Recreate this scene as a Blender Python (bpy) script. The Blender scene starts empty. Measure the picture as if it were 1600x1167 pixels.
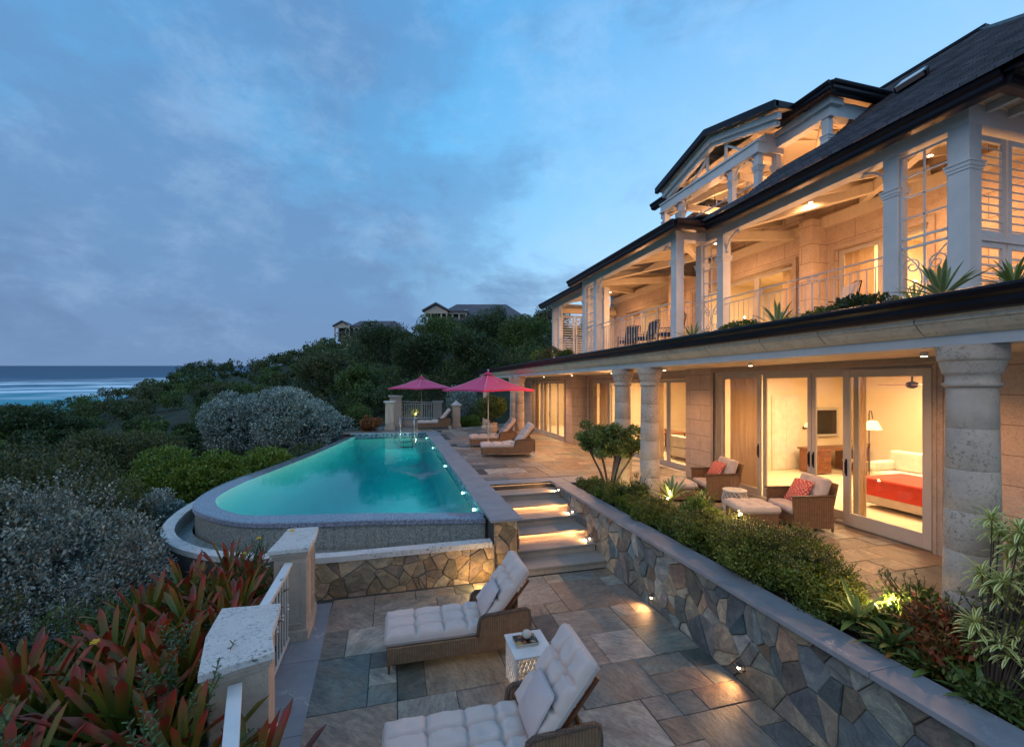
import bpy, math, random
import numpy as np
from mathutils import Vector, Matrix
R = math.radians
random.seed(7)
sc = bpy.context.scene
COL = sc.collection
PI = math.pi

# ------------------------------------------------------------------ helpers
class MB:
    """collects shapes (world coordinates, or local ones when the parent sits at the origin)"""
    def __init__(s): s.v = []; s.f = []; s.col = []
    def add(s, vs, fs, c=None):
        n = len(s.v); s.v += [tuple(p) for p in vs]
        for f in fs: s.f.append(tuple(i + n for i in f)); s.col.append(c)
        return s
    def box(s, x0, x1, y0, y1, z0, z1, c=None):
        return s.add([(x0,y0,z0),(x1,y0,z0),(x1,y1,z0),(x0,y1,z0),(x0,y0,z1),(x1,y0,z1),(x1,y1,z1),(x0,y1,z1)],
              [(0,3,2,1),(4,5,6,7),(0,1,5,4),(1,2,6,5),(2,3,7,6),(3,0,4,7)], c)
    def beam(s, p, q, w, h, up=(0,0,1)):
        p = Vector(p); q = Vector(q); d = (q-p).normalized(); u = Vector(up)
        r = d.cross(u)
        if r.length < 1e-4: r = d.cross(Vector((0,1,0)))
        r.normalize(); u = r.cross(d)
        a = r*(w/2); b = u*(h/2)
        vs = [p-a-b, p+a-b, p+a+b, p-a+b, q-a-b, q+a-b, q+a+b, q-a+b]
        return s.add(vs, [(0,1,2,3),(7,6,5,4),(0,4,5,1),(1,5,6,2),(2,6,7,3),(3,7,4,0)])
    def prism(s, poly, vec):
        """poly: list of 3D points, extruded by vec"""
        n = len(poly); v = Vector(vec)
        vs = [Vector(p) for p in poly] + [Vector(p)+v for p in poly]
        fs = [tuple(range(n))[::-1], tuple(range(n, 2*n))] + [(i, (i+1) % n, n+(i+1) % n, n+i) for i in range(n)]
        return s.add(vs, fs)
    def lathe(s, x, y, prof, n=20, cap=True):
        vs = []; fs = []
        for r, z in prof:
            for k in range(n):
                a = 2*PI*k/n; vs.append((x+r*math.cos(a), y+r*math.sin(a), z))
        for i in range(len(prof)-1):
            for k in range(n):
                a = i*n+k; b = i*n+(k+1) % n; fs.append((a, b, b+n, a+n))
        if cap:
            fs.append(tuple(range(n))[::-1]); fs.append(tuple((len(prof)-1)*n+k for k in range(n)))
        return s.add(vs, fs)
    def cyl(s, x, y, z0, z1, r, n=14): return s.lathe(x, y, [(r,z0),(r,z1)], n)
    def tube(s, pts, r, n=6, cap=True):
        pts = [Vector(p) for p in pts]; m = len(pts)
        rs = r if isinstance(r, (list, tuple)) else [r]*m
        vs = []; fs = []; pu = None
        for i, p in enumerate(pts):
            d = (pts[min(i+1, m-1)]-pts[max(i-1, 0)])
            d = d.normalized() if d.length > 1e-7 else Vector((0,0,1))
            u = pu if pu is not None else (Vector((0,0,1)) if abs(d.z) < .9 else Vector((1,0,0)))
            u = (u-d*u.dot(d))
            if u.length < 1e-5: u = d.orthogonal()
            u.normalize(); pu = u; w = d.cross(u)
            for k in range(n):
                a = 2*PI*k/n; vs.append(p+(u*math.cos(a)+w*math.sin(a))*rs[i])
        for i in range(m-1):
            for k in range(n):
                a = i*n+k; b = i*n+(k+1) % n; fs.append((a, b, b+n, a+n))
        if cap: fs.append(tuple(range(n))[::-1]); fs.append(tuple((m-1)*n+k for k in range(n)))
        return s.add(vs, fs)
    def sphere(s, c, r, n=12, m=8, sz=1):
        prof = [(max(1e-4, r*math.sin(PI*i/m)), c[2]-sz*r*math.cos(PI*i/m)) for i in range(m+1)]
        return s.lathe(c[0], c[1], prof, n)
    def build(s, name, mat=None, parent=None, smooth=False, bevel=0, segs=2):
        me = bpy.data.meshes.new(name)
        off = wl(parent) if parent else Vector((0,0,0))
        vs = [(a-off.x, b-off.y, c-off.z) for a, b, c in s.v]
        me.from_pydata(vs, [], s.f)
        if any(c is not None for c in s.col):
            at = me.attributes.new('tint', 'FLOAT_COLOR', 'FACE')
            at.data.foreach_set('color', np.array([(*(c or (.3,.3,.3)), 1) for c in s.col], dtype=np.float32).ravel())
        if mat: me.materials.append(mat)
        if smooth: me.polygons.foreach_set('use_smooth', [True]*len(me.polygons))
        me.update()
        o = bpy.data.objects.new(name, me); COL.objects.link(o)
        if parent: o.parent = parent
        if bevel:
            b = o.modifiers.new('edge', 'BEVEL'); b.width = bevel; b.segments = segs; b.limit_method = 'ANGLE'; b.angle_limit = R(40)
        if smooth == 2:
            try:
                for e in me.edges: pass
                o.modifiers.new('wn', 'WEIGHTED_NORMAL')
            except Exception: pass
        return o

def wl(o):
    v = Vector(o.location)
    return v + wl(o.parent) if o.parent else v

def tag(o, label=None, cat=None, group=None, kind=None):
    if label: o['label'] = label
    if cat: o['category'] = cat
    if group: o['group'] = group
    if kind: o['kind'] = kind
    return o

def empty(name, loc, label, cat, group=None, rz=0):
    o = bpy.data.objects.new(name, None); COL.objects.link(o)
    o.location = loc; o.rotation_euler = (0,0,rz); o.empty_display_size = .2
    return tag(o, label, cat, group)

def copy_tree(o, parent=None):
    c = o.copy(); COL.objects.link(c)
    if parent: c.parent = parent
    for ch in list(o.children):
        if ch is not c: copy_tree(ch, c)
    return c

def kids(o): return [o] + [k for c in o.children for k in kids(c)]

def mesh_np(name, V, F, mat, parent=None, attrs=None, smooth=False):
    me = bpy.data.meshes.new(name)
    V = np.asarray(V, dtype=np.float32); F = np.asarray(F, dtype=np.int32)
    if parent is not None:
        o_ = wl(parent); V = V - np.array([o_.x, o_.y, o_.z], dtype=np.float32)
    k = F.shape[1]
    me.vertices.add(len(V)); me.vertices.foreach_set('co', V.ravel())
    me.loops.add(F.size); me.loops.foreach_set('vertex_index', F.ravel())
    me.polygons.add(len(F)); me.polygons.foreach_set('loop_start', np.arange(0, F.size, k, dtype=np.int32))
    me.polygons.foreach_set('loop_total', np.full(len(F), k, dtype=np.int32))
    if smooth: me.polygons.foreach_set('use_smooth', np.ones(len(F), dtype=bool))
    for an, av in (attrs or {}).items():
        a = me.attributes.new(an, 'FLOAT', 'POINT'); a.data.foreach_set('value', np.asarray(av, dtype=np.float32))
    me.materials.append(mat); me.update(calc_edges=True); me.validate()
    o = bpy.data.objects.new(name, me); COL.objects.link(o)
    if parent is not None: o.parent = parent
    return o

# ------------------------------------------------------------------ materials
def newmat(name):
    m = bpy.data.materials.new(name); m.use_nodes = True; nt = m.node_tree
    b = nt.nodes.get('Principled BSDF')
    return m, nt, b
def nd(nt, t, ins=None, **kw):
    n = nt.nodes.new(t)
    for k, v in kw.items(): setattr(n, k, v)
    for k, v in (ins or {}).items():
        if isinstance(v, bpy.types.NodeSocket): nt.links.new(v, n.inputs[k])
        else: n.inputs[k].default_value = v
    return n
def c4(c): return (c[0], c[1], c[2], 1)
def ramp(nt, fac, stops, interp='LINEAR'):
    r = nt.nodes.new('ShaderNodeValToRGB'); nt.links.new(fac, r.inputs[0]); r.color_ramp.interpolation = interp
    el = r.color_ramp.elements
    while len(el) < len(stops): el.new(.5)
    for e, (p, c) in zip(el, stops): e.position = p; e.color = c4(c) if len(c) == 3 else c
    return r.outputs[0]
def vcoord(nt, scale=(1,1,1), kind='Object'):
    t = nd(nt, 'ShaderNodeTexCoord'); mp = nd(nt, 'ShaderNodeMapping', {'Vector': t.outputs[kind], 'Scale': scale})
    return mp.outputs[0]
def noise(nt, vec, scale, detail=4, rough=.55, dist=0):
    return nd(nt, 'ShaderNodeTexNoise', {'Vector': vec, 'Scale': scale, 'Detail': detail, 'Roughness': rough, 'Distortion': dist}).outputs['Fac']
def mixc(nt, fac, a, b, mode='MIX'):
    n = nd(nt, 'ShaderNodeMix', data_type='RGBA', blend_type=mode)
    for i, v in ((0, fac), (6, a), (7, b)):
        if isinstance(v, bpy.types.NodeSocket): nt.links.new(v, n.inputs[i])
        else: n.inputs[i].default_value = c4(v) if isinstance(v, (tuple, list)) and len(v) == 3 else v
    return n.outputs[2]
def bump(nt, b, h, strength=.3, dist=.01):
    n = nd(nt, 'ShaderNodeBump', {'Strength': strength, 'Distance': dist, 'Height': h}); nt.links.new(n.outputs[0], b.inputs['Normal']); return n
def math_(nt, op, a, b=0.0):
    n = nd(nt, 'ShaderNodeMath', {0: a, 1: b}, operation=op); return n.outputs[0]

def surf(name, c1, c2=None, scale=3, rough=.6, bs=.15, bscale=None, metal=0, dist=.005, stretch=(1,1,1), spec=.5, rvar=.1):
    m, nt, b = newmat(name); v = vcoord(nt, stretch)
    f = noise(nt, v, scale, 6, .6)
    c2 = c2 or tuple(x*.78 for x in c1)
    nt.links.new(ramp(nt, f, [(.3, c2), (.7, c1)]), b.inputs['Base Color'])
    rr = nd(nt, 'ShaderNodeMapRange', {'Value': f, 'To Min': rough-rvar, 'To Max': rough+rvar}); nt.links.new(rr.outputs[0], b.inputs['Roughness'])
    b.inputs['Metallic'].default_value = metal; b.inputs['Specular IOR Level'].default_value = spec
    if bs: bump(nt, b, noise(nt, v, bscale or scale*8, 5, .65), bs, dist)
    return m

M = {}
M['white'] = surf('white_paint', (.66,.67,.66), (.55,.56,.55), 2.5, .5, .08, 30)
M['cream'] = surf('cream_plaster', (.74,.63,.46), (.68,.57,.41), 1.5, .8, .05)
M['ceilw'] = surf('ceiling_boards', (.70,.62,.48), (.62,.53,.40), 3, .6, .1, stretch=(1,8,1))
M['bronze'] = surf('dark_bronze_metal', (.020,.017,.022), (.012,.010,.015), 4, .38, .05, metal=.6)
M['iron'] = surf('painted_iron', (.60,.60,.58), None, 5, .45, .05)
M['frame'] = surf('door_frame_paint', (.50,.47,.42), (.44,.41,.36), 3, .5, .06)
M['steel'] = surf('polished_steel', (.6,.6,.62), None, 4, .22, .02, metal=1)
M['wood'] = surf('dark_wood', (.20,.075,.03), (.12,.04,.018), 4, .35, .1, stretch=(1,6,1))
M['trunk'] = surf('bark', (.10,.075,.055), (.05,.038,.03), 9, .85, .6, 40, dist=.01)
M['soil'] = surf('soil', (.045,.032,.022), (.02,.014,.01), 14, .95, .8, 50, dist=.03)
M['linen'] = surf('white_linen', (.72,.66,.56), None, 5, .85, .2, 40)
M['throw'] = surf('coral_throw', (.62,.06,.035), (.50,.04,.03), 6, .85, .3, 60)
M['parasol'] = None
M['grout'] = surf('mortar', (.07,.065,.06), (.04,.038,.035), 9, .9, .3)
M['capst'] = None

# blocks of coral stone on walls
def blocks(name, c1, c2, cm, bw=.9, bh=.42, bumpv=.5):
    m, nt, b = newmat(name)
    t = nd(nt, 'ShaderNodeTexCoord'); sp = nd(nt, 'ShaderNodeSeparateXYZ', {0: t.outputs['Object']})
    s = math_(nt, 'ADD', sp.outputs[0], sp.outputs[1]); cb = nd(nt, 'ShaderNodeCombineXYZ', {0: s, 1: sp.outputs[2]})
    br = nd(nt, 'ShaderNodeTexBrick', {'Vector': cb.outputs[0], 'Color1': c4(c1), 'Color2': c4(c2), 'Mortar': c4(cm), 'Scale': 1.0, 'Mortar Size': .006, 'Mortar Smooth': .2, 'Brick Width': bw, 'Row Height': bh})
    f = noise(nt, t.outputs['Object'], 5, 6, .7); f2 = noise(nt, t.outputs['Object'], 38, 5, .7)
    c = mixc(nt, .55, br.outputs[0], ramp(nt, f, [(.25, (.55,.5,.45)), (.75, (1,1,1))]), 'MULTIPLY')
    c = mixc(nt, .35, c, ramp(nt, f2, [(.36, (.35,.3,.25)), (.5, (1,1,1))]), 'MULTIPLY')
    nt.links.new(c, b.inputs['Base Color']); b.inputs['Roughness'].default_value = .85
    h = math_(nt, 'SUBTRACT', math_(nt, 'MULTIPLY', f2, .5), br.outputs['Fac'])
    bump(nt, b, h, bumpv, .012)
    return m
M['stonewall'] = blocks('coral_stone_blocks', (.70,.57,.45), (.63,.51,.40), (.25,.18,.12))

def coral(name, c1, c2, pit=(.12,.10,.085), ps=22, mix=.8):
    m, nt, b = newmat(name); v = vcoord(nt)
    f = noise(nt, v, 4, 6, .65); f2 = noise(nt, v, ps, 8, .75); f3 = noise(nt, v, 2.2, 3, .5)
    base = ramp(nt, f, [(.3, c2), (.65, c1)])
    pits = ramp(nt, f2, [(.38, pit), (.48, (1,1,1))])
    gate = ramp(nt, f3, [(.38, (0,0,0)), (.62, (1,1,1))])
    c = mixc(nt, mix, base, mixc(nt, gate, (1,1,1), pits), 'MULTIPLY')
    nt.links.new(c, b.inputs['Base Color']); b.inputs['Roughness'].default_value = .85
    bump(nt, b, f2, .55, .012)
    return m
M['column'] = coral('fossil_coral_stone', (.60,.50,.40), (.46,.38,.30), (.16,.12,.09), 30, .7)
M['cornice'] = coral('pale_cornice_stone', (.78,.69,.54), (.64,.56,.44), ps=16, mix=.35)
M['pillar'] = coral('smooth_pillar_stone', (.48,.39,.31), (.40,.32,.25), ps=30, mix=.4)
M['capst'] = coral('pitted_white_stone', (.60,.57,.53), (.50,.47,.44), (.03,.028,.025), 30, 1.0)

# blue grey coping with white veins
m, nt, b = newmat('bluestone_coping'); v = vcoord(nt)
f = noise(nt, v, 3, 6, .6)
w = nd(nt, 'ShaderNodeTexNoise', {'Vector': v, 'Scale': 1.3, 'Detail': 5, 'Roughness': .6, 'Distortion': 1.2}).outputs['Fac']
ve = ramp(nt, math_(nt, 'ABSOLUTE', math_(nt, 'SUBTRACT', w, .5)), [(0, (1,1,1)), (.006, (0,0,0))])
g = ramp(nt, noise(nt, v, .9, 2), [(.52, (0,0,0)), (.62, (1,1,1))])
c = mixc(nt, mixc(nt, 1.0, ve, g, 'MULTIPLY'), ramp(nt, f, [(.3, (.20,.21,.225)), (.7, (.27,.28,.295))]), (.62,.6,.58))
nt.links.new(c, b.inputs['Base Color']); b.inputs['Roughness'].default_value = .55; bump(nt, b, noise(nt, v, 40, 6, .7), .25, .006)
M['coping'] = m

# natural slate slabs, one tint per slab
def slate(name, rough=.42):
    m, nt, b = newmat(name); v = vcoord(nt)
    a = nd(nt, 'ShaderNodeAttribute', attribute_name='tint')
    rt = nd(nt, 'ShaderNodeVectorMath', {0: v, 1: a.outputs['Color']}, operation='MULTIPLY_ADD') if False else None
    off = nd(nt, 'ShaderNodeVectorMath', {0: a.outputs['Vector'], 3: 90.0}, operation='SCALE')
    vv = nd(nt, 'ShaderNodeVectorMath', {0: v, 1: off.outputs[0]}, operation='ADD').outputs[0]
    _ax = nd(nt, 'ShaderNodeSeparateXYZ', {0: a.outputs['Vector']}).outputs[0]; vr = nd(nt, 'ShaderNodeVectorRotate', {'Vector': vv, 'Angle': math_(nt, 'MULTIPLY', _ax, 60.0)}, rotation_type='Z_AXIS').outputs[0]
    mp = nd(nt, 'ShaderNodeMapping', {'Vector': vr, 'Scale': (1.0, 2.4, 1)}).outputs[0]
    f = noise(nt, mp, 2.2, 8, .68, .6); f2 = noise(nt, vv, 1.6, 5, .6, 1.0); f3 = noise(nt, mp, 9, 9, .8)
    c = mixc(nt, .9, a.outputs['Color'], ramp(nt, f, [(.28, (.45,.43,.42)), (.48, (.95,.93,.9)), (.72, (1.6,1.5,1.35))]), 'MULTIPLY')
    c = mixc(nt, ramp(nt, f2, [(.50, (0,0,0)), (.66, (.55,.55,.55))]), c, (.25,.175,.115))
    c = mixc(nt, .85, c, ramp(nt, f3, [(.3, (.38,.38,.42)), (.5, (1,1,1)), (.7, (1.5,1.45,1.4))]), 'MULTIPLY')
    nt.links.new(c, b.inputs['Base Color'])
    rr = nd(nt, 'ShaderNodeMapRange', {'Value': f3, 'To Min': rough-.16, 'To Max': rough+.2}); nt.links.new(rr.outputs[0], b.inputs['Roughness'])
    h = math_(nt, 'ADD', f, math_(nt, 'MULTIPLY', f3, .5)); bump(nt, b, h, .9, .03)
    return m
M['slate'] = slate('slate_slabs')
PAL = [(.20,.20,.18),(.17,.18,.155),(.15,.15,.14),(.31,.24,.175),(.28,.215,.16),(.27,.22,.18),(.36,.29,.21),(.34,.31,.26),(.22,.185,.15),(.26,.24,.21),(.10,.11,.10),(.25,.19,.14),(.22,.15,.11)]

# rubble: one tint per stone
def rubble(name, mul=(1,1,1)):
    m, nt, b = newmat(name); v = vcoord(nt)
    a = nd(nt, 'ShaderNodeAttribute', attribute_name='tint')
    off = nd(nt, 'ShaderNodeVectorMath', {0: a.outputs['Vector'], 3: 70.0}, operation='SCALE')
    vv = nd(nt, 'ShaderNodeVectorMath', {0: v, 1: off.outputs[0]}, operation='ADD').outputs[0]
    f = noise(nt, vv, 4, 8, .7, .8); f3 = noise(nt, vv, 20, 8, .75)
    c = mixc(nt, .8, a.outputs['Color'], ramp(nt, f, [(.26, (.30,.31,.34)), (.48, (.9,.9,.88)), (.74, (2.1,1.9,1.55))]), 'MULTIPLY')
    c = mixc(nt, .45, c, ramp(nt, f3, [(.3, (.5,.5,.5)), (.6, (1.15,1.15,1.15))]), 'MULTIPLY')
    nt.links.new(c, b.inputs['Base Color']); b.inputs['Roughness'].default_value = .62
    bump(nt, b, math_(nt, 'ADD', f, math_(nt, 'MULTIPLY', f3, .5)), 1.0, .05)
    return m
M['rubble'] = rubble('field_stone')
PALR = [(.19,.215,.215),(.23,.245,.235),(.15,.18,.19),(.30,.26,.20),(.22,.20,.17),(.35,.30,.22),(.25,.265,.25),(.16,.15,.14),(.12,.18,.215),(.31,.32,.30),(.28,.20,.14),(.17,.21,.22),(.20,.22,.20)]
PALW = [(.44,.31,.19),(.36,.25,.15),(.32,.23,.15),(.38,.29,.19),(.29,.22,.17),(.26,.19,.14),(.34,.22,.13),(.22,.17,.14),(.40,.32,.22)]

# wicker weave
def wicker(name, c1, c2):
    m, nt, b = newmat(name)
    t = nd(nt, 'ShaderNodeTexCoord'); sp = nd(nt, 'ShaderNodeSeparateXYZ', {0: t.outputs['Object']})
    s = math_(nt, 'ADD', sp.outputs[0], sp.outputs[1])
    a = math_(nt, 'SINE', math_(nt, 'MULTIPLY', s, 2*PI/.032)); z = math_(nt, 'SINE', math_(nt, 'MULTIPLY', sp.outputs[2], 2*PI/.012))
    h = math_(nt, 'ADD', math_(nt, 'MULTIPLY', a, z), a)
    f = noise(nt, t.outputs['Object'], 14, 4, .6)
    base = mixc(nt, ramp(nt, f, [(.3, (0,0,0)), (.7, (1,1,1))]), c1, c2)
    mr = nd(nt, 'ShaderNodeMapRange', {'Value': h, 'From Min': -2.0, 'From Max': 1.2}).outputs[0]
    c = mixc(nt, .8, base, ramp(nt, mr, [(0, (.18,.16,.15)), (.6, (1,1,1))]), 'MULTIPLY')
    nt.links.new(c, b.inputs['Base Color']); b.inputs['Roughness'].default_value = .5
    bump(nt, b, h, .7, .006)
    return m
M['wicker'] = wicker('brown_wicker', (.30,.17,.085), (.20,.11,.055))
M['wickerd'] = wicker('dark_wicker', (.16,.095,.06), (.10,.06,.04))

def fabric(name, c1, bs=.25):
    m, nt, b = newmat(name); t = nd(nt, 'ShaderNodeTexCoord')
    v = t.outputs['Object']; f = noise(nt, v, 3, 4); w = noise(nt, nd(nt, 'ShaderNodeMapping', {'Vector': v, 'Scale': (1,7,7)}).outputs[0], 26, 5, .6)
    fi = noise(nt, v, 420, 2)
    c = mixc(nt, .5, c1, ramp(nt, f, [(.3, (.84,.84,.86)), (.7, (1,1,1))]), 'MULTIPLY')
    c = mixc(nt, .35, c, ramp(nt, fi, [(.3, (.75,.75,.75)), (.7, (1.1,1.1,1.1))]), 'MULTIPLY')
    nt.links.new(c, b.inputs['Base Color']); b.inputs['Roughness'].default_value = .9
    b.inputs['Sheen Weight'].default_value = .15
    bump(nt, b, math_(nt, 'ADD', w, math_(nt, 'MULTIPLY', fi, .12)), bs, .01)
    return m
M['cushion'] = fabric('grey_cushion_fabric', (.62,.50,.44), .55)
M['cushion2'] = fabric('blue_grey_seat_fabric', (.58,.50,.45), .25)
M['pillow'] = fabric('plain_pillow_fabric', (.53,.43,.41), .3)
M['parasol'] = fabric('magenta_canvas', (.66,.035,.15), .12)
M['curtain'] = fabric('linen_curtain', (.80,.68,.52), .1)
_n = M['curtain'].node_tree; _t = nd(_n, 'ShaderNodeBsdfTranslucent', {'Color': (.90,.74,.54,1)}); _m = nd(_n, 'ShaderNodeMixShader', {0: .4, 1: _n.nodes['Principled BSDF'].outputs[0], 2: _t.outputs[0]}); _n.links.new(_m.outputs[0], _n.nodes['Material Output'].inputs[0])

# medallion pillow
m, nt, b = newmat('medallion_print'); t = nd(nt, 'ShaderNodeTexCoord')
mp = nd(nt, 'ShaderNodeMapping', {'Vector': t.outputs['Object'], 'Scale': (5.2,5.2,5.2)}).outputs[0]
fr = nd(nt, 'ShaderNodeVectorMath', {0: mp}, operation='FRACTION').outputs[0]
sb = nd(nt, 'ShaderNodeVectorMath', {0: fr, 1: (.5,.5,.5)}, operation='SUBTRACT').outputs[0]
sp = nd(nt, 'ShaderNodeSeparateXYZ', {0: sb})
r2 = math_(nt, 'SQRT', math_(nt, 'ADD', math_(nt, 'POWER', sp.outputs[0], 2.0), math_(nt, 'POWER', sp.outputs[1], 2.0)))
an = math_(nt, 'ARCTAN2', sp.outputs[1], sp.outputs[0])
ring = math_(nt, 'SINE', math_(nt, 'MULTIPLY', r2, 26.0)); pet = math_(nt, 'SINE', math_(nt, 'MULTIPLY', an, 8.0))
pat = math_(nt, 'ADD', ring, math_(nt, 'MULTIPLY', pet, .8))
c = mixc(nt, ramp(nt, pat, [(.5, (0,0,0)), (.62, (1,1,1))]), (.46,.03,.028), (.70,.52,.43))
nt.links.new(c, b.inputs['Base Color']); b.inputs['Roughness'].default_value = .9
M['medallion'] = m

# roof shingles
m, nt, b = newmat('slate_shingles'); t = nd(nt, 'ShaderNodeTexCoord'); sp = nd(nt, 'ShaderNodeSeparateXYZ', {0: t.outputs['Object']})
cb = nd(nt, 'ShaderNodeCombineXYZ', {0: sp.outputs[1], 1: math_(nt, 'MULTIPLY', sp.outputs[2], 1.6)})
br = nd(nt, 'ShaderNodeTexBrick', {'Vector': cb.outputs[0], 'Color1': (.035,.034,.042,1), 'Color2': (.10,.095,.105,1), 'Mortar': (.01,.01,.012,1), 'Scale': 1.0, 'Mortar Size': .006, 'Brick Width': .16, 'Row Height': .1})
c = mixc(nt, .6, br.outputs[0], ramp(nt, noise(nt, cb.outputs[0], 5, 6, .7), [(.3, (.5,.5,.55)), (.7, (1.3,1.25,1.25))]), 'MULTIPLY')
nt.links.new(c, b.inputs['Base Color']); b.inputs['Roughness'].default_value = .5
M['shingle'] = m

# thin glass
def schlick(nt, nrm=None, f0=.04, mx=.96):
    lw = nd(nt, 'ShaderNodeLayerWeight', {'Blend': .5, **({'Normal': nrm} if nrm else {})}).outputs['Facing']
    return math_(nt, 'ADD', math_(nt, 'MULTIPLY', math_(nt, 'POWER', lw, 5.0), mx), f0)
def glass(name, tint=(1,1,1), ior=1.45):
    m, nt, b = newmat(name); nt.nodes.remove(b); o = nt.nodes['Material Output']
    fr = schlick(nt); tr = nd(nt, 'ShaderNodeBsdfTransparent', {'Color': c4(tint)}); gl = nd(nt, 'ShaderNodeBsdfGlossy', {'Roughness': .02})
    mx = nd(nt, 'ShaderNodeMixShader', {0: fr, 1: tr.outputs[0], 2: gl.outputs[0]})
    nt.links.new(mx.outputs[0], o.inputs[0]); return m
M['glass'] = glass('window_glass', (.97,.95,.92))
m, nt, b = newmat('pool_water'); nt.nodes.remove(b); o = nt.nodes['Material Output']
v = vcoord(nt); bp = nd(nt, 'ShaderNodeBump', {'Strength': .10, 'Distance': .02, 'Height': noise(nt, v, 3.0, 3, .5)})
fr = schlick(nt, bp.outputs[0], .02, .75); tr = nd(nt, 'ShaderNodeBsdfTransparent', {'Color': (.93,.98,.97,1)})
gl = nd(nt, 'ShaderNodeBsdfGlossy', {'Roughness': .03, 'Normal': bp.outputs[0]})
mx = nd(nt, 'ShaderNodeMixShader', {0: fr, 1: tr.outputs[0], 2: gl.outputs[0]}); nt.links.new(mx.outputs[0], o.inputs[0])
for _k in range(2):
    if _k: m, nt, b = newmat('pool_water_body'); nt.nodes.remove(b); o = nt.nodes['Material Output']; _t = nd(nt, 'ShaderNodeBsdfTransparent'); nt.links.new(_t.outputs[0], o.inputs[0])
    _va = nd(nt, 'ShaderNodeVolumeAbsorption' , {'Color': (0,.76,.82,1), 'Density': .60}); _k and nt.links.new(_va.outputs[0], o.inputs['Volume'])
    M[('water','waterbody')[_k]] = m
m, nt, b = newmat('pool_plaster'); _g = nd(nt, 'ShaderNodeNewGeometry'); _z = nd(nt, 'ShaderNodeSeparateXYZ', {0: _g.outputs['Position']}).outputs[2]
_d = nd(nt, 'ShaderNodeMapRange', {'Value': _z, 'From Min': -.25, 'From Max': -1.9}).outputs[0]
M['plaster'] = surf('pale_pool_plaster', (.66,.78,.66), (.60,.73,.61), 1.2, .7, .1)
M['poolfloor'] = surf('teal_pool_floor', (.035,.34,.36), (.028,.30,.34), .5, .7, .1)
M['spawall'] = None
# small mosaic
def mosaic(name, cols, s=.03, rough=.3):
    m, nt, b = newmat(name); v = vcoord(nt)
    vo = nd(nt, 'ShaderNodeTexVoronoi', {'Vector': v, 'Scale': 1/s, 'Randomness': .25}, distance='CHEBYCHEV', feature='F1')
    f = nd(nt, 'ShaderNodeSeparateColor', {0: vo.outputs['Color']}).outputs[0]
    n = len(cols); c = ramp(nt, f, [(i/n, x) for i, x in enumerate(cols)], 'CONSTANT')
    g = ramp(nt, vo.outputs['Distance'], [(.40, (1,1,1)), (.5, (.45,.45,.45))])
    c = mixc(nt, .8, c, g, 'MULTIPLY')
    nt.links.new(c, b.inputs['Base Color']); b.inputs['Roughness'].default_value = rough
    return m
M['rim'] = mosaic('blue_rim_mosaic', [(.20,.21,.27),(.25,.26,.33),(.18,.20,.25),(.30,.31,.37)], .03, .22)
M['spawall'] = mosaic('grey_wall_mosaic', [(.24,.24,.21),(.31,.31,.28),(.27,.275,.25),(.37,.37,.33)], .03, .35)
M['bandtile'] = mosaic('patterned_waterline_tile', [(.03,.06,.16),(.25,.34,.34),(.05,.12,.22),(.32,.38,.36)], .07, .2)

def emit(name, col, s):
    m, nt, b = newmat(name); b.inputs['Base Color'].default_value = c4(col); b.inputs['Emission Color'].default_value = c4(col); b.inputs['Emission Strength'].default_value = s; return m
M['lampw'] = emit('warm_lamp_lens', (1,.72,.40), 14)
M['lamps'] = emit('small_lamp_lens', (1,.80,.52), 9)
M['lampp'] = emit('pool_lamp_lens', (.62,1,.90), 10)
M['strip'] = emit('added_strip_glow', (1,.5,.2), 2.2)  # glow of the strips added under the step nosings
M['tread'] = surf('warm_tread_stone', (.36,.30,.25), (.27,.23,.19), 2.5, .55, .3, 30)
M['shade'] = emit('glowing_shade', (1,.66,.36), 1.1)

# foliage
def leafmat(name, c1, c2, c3=None, rough=.5, trans=.25):
    m, nt, b = newmat(name); g = nd(nt, 'ShaderNodeNewGeometry'); ri = g.outputs['Random Per Island']
    st = [(0, c1), (.55, c2)] + ([(.9, c3)] if c3 else [(1, c1)])
    c = ramp(nt, ri, st)
    nt.links.new(c, b.inputs['Base Color']); b.inputs['Roughness'].default_value = rough
    o = nt.nodes['Material Output']; tl = nd(nt, 'ShaderNodeBsdfTranslucent', {'Color': c})
    mx = nd(nt, 'ShaderNodeMixShader', {0: trans, 1: b.outputs[0], 2: tl.outputs[0]}); nt.links.new(mx.outputs[0], o.inputs[0])
    return m
M['leafdark'] = leafmat('dark_leaves', (.024,.040,.012), (.048,.075,.018), (.09,.115,.028))
M['leafmid'] = leafmat('mid_leaves', (.042,.078,.014), (.085,.135,.022), (.15,.18,.04))
M['leafolive'] = leafmat('olive_leaves', (.042,.052,.014), (.085,.095,.026), (.15,.14,.045))
M['leafbright'] = leafmat('bright_leaves', (.08,.13,.015), (.15,.22,.022), (.22,.29,.04))
M['leafteal'] = leafmat('blue_silver_leaves', (.14,.18,.16), (.26,.31,.27), (.44,.48,.42), .6, .1)
M['leafsilver'] = leafmat('silver_leaves', (.11,.12,.085), (.23,.24,.19), (.42,.43,.37), .6, .15)
M['leafbox'] = leafmat('boxwood_leaves', (.08,.11,.016), (.18,.22,.03), (.32,.33,.06), .36)
M['leafred'] = leafmat('croton_leaves', (.32,.05,.02), (.10,.12,.03), (.45,.12,.04))
M['leafyellow'] = leafmat('amber_leaves', (.38,.18,.03), (.22,.16,.04), (.48,.26,.05))
M['petaly'] = leafmat('yellow_petals', (.75,.42,.02), (.85,.55,.04), None, .5, .3)
M['petalr'] = leafmat('red_petals', (.5,.01,.02), (.6,.03,.03), None, .5, .3)
M['petalw'] = leafmat('white_petals', (.7,.7,.66), (.8,.8,.75), None, .5, .3)

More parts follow.
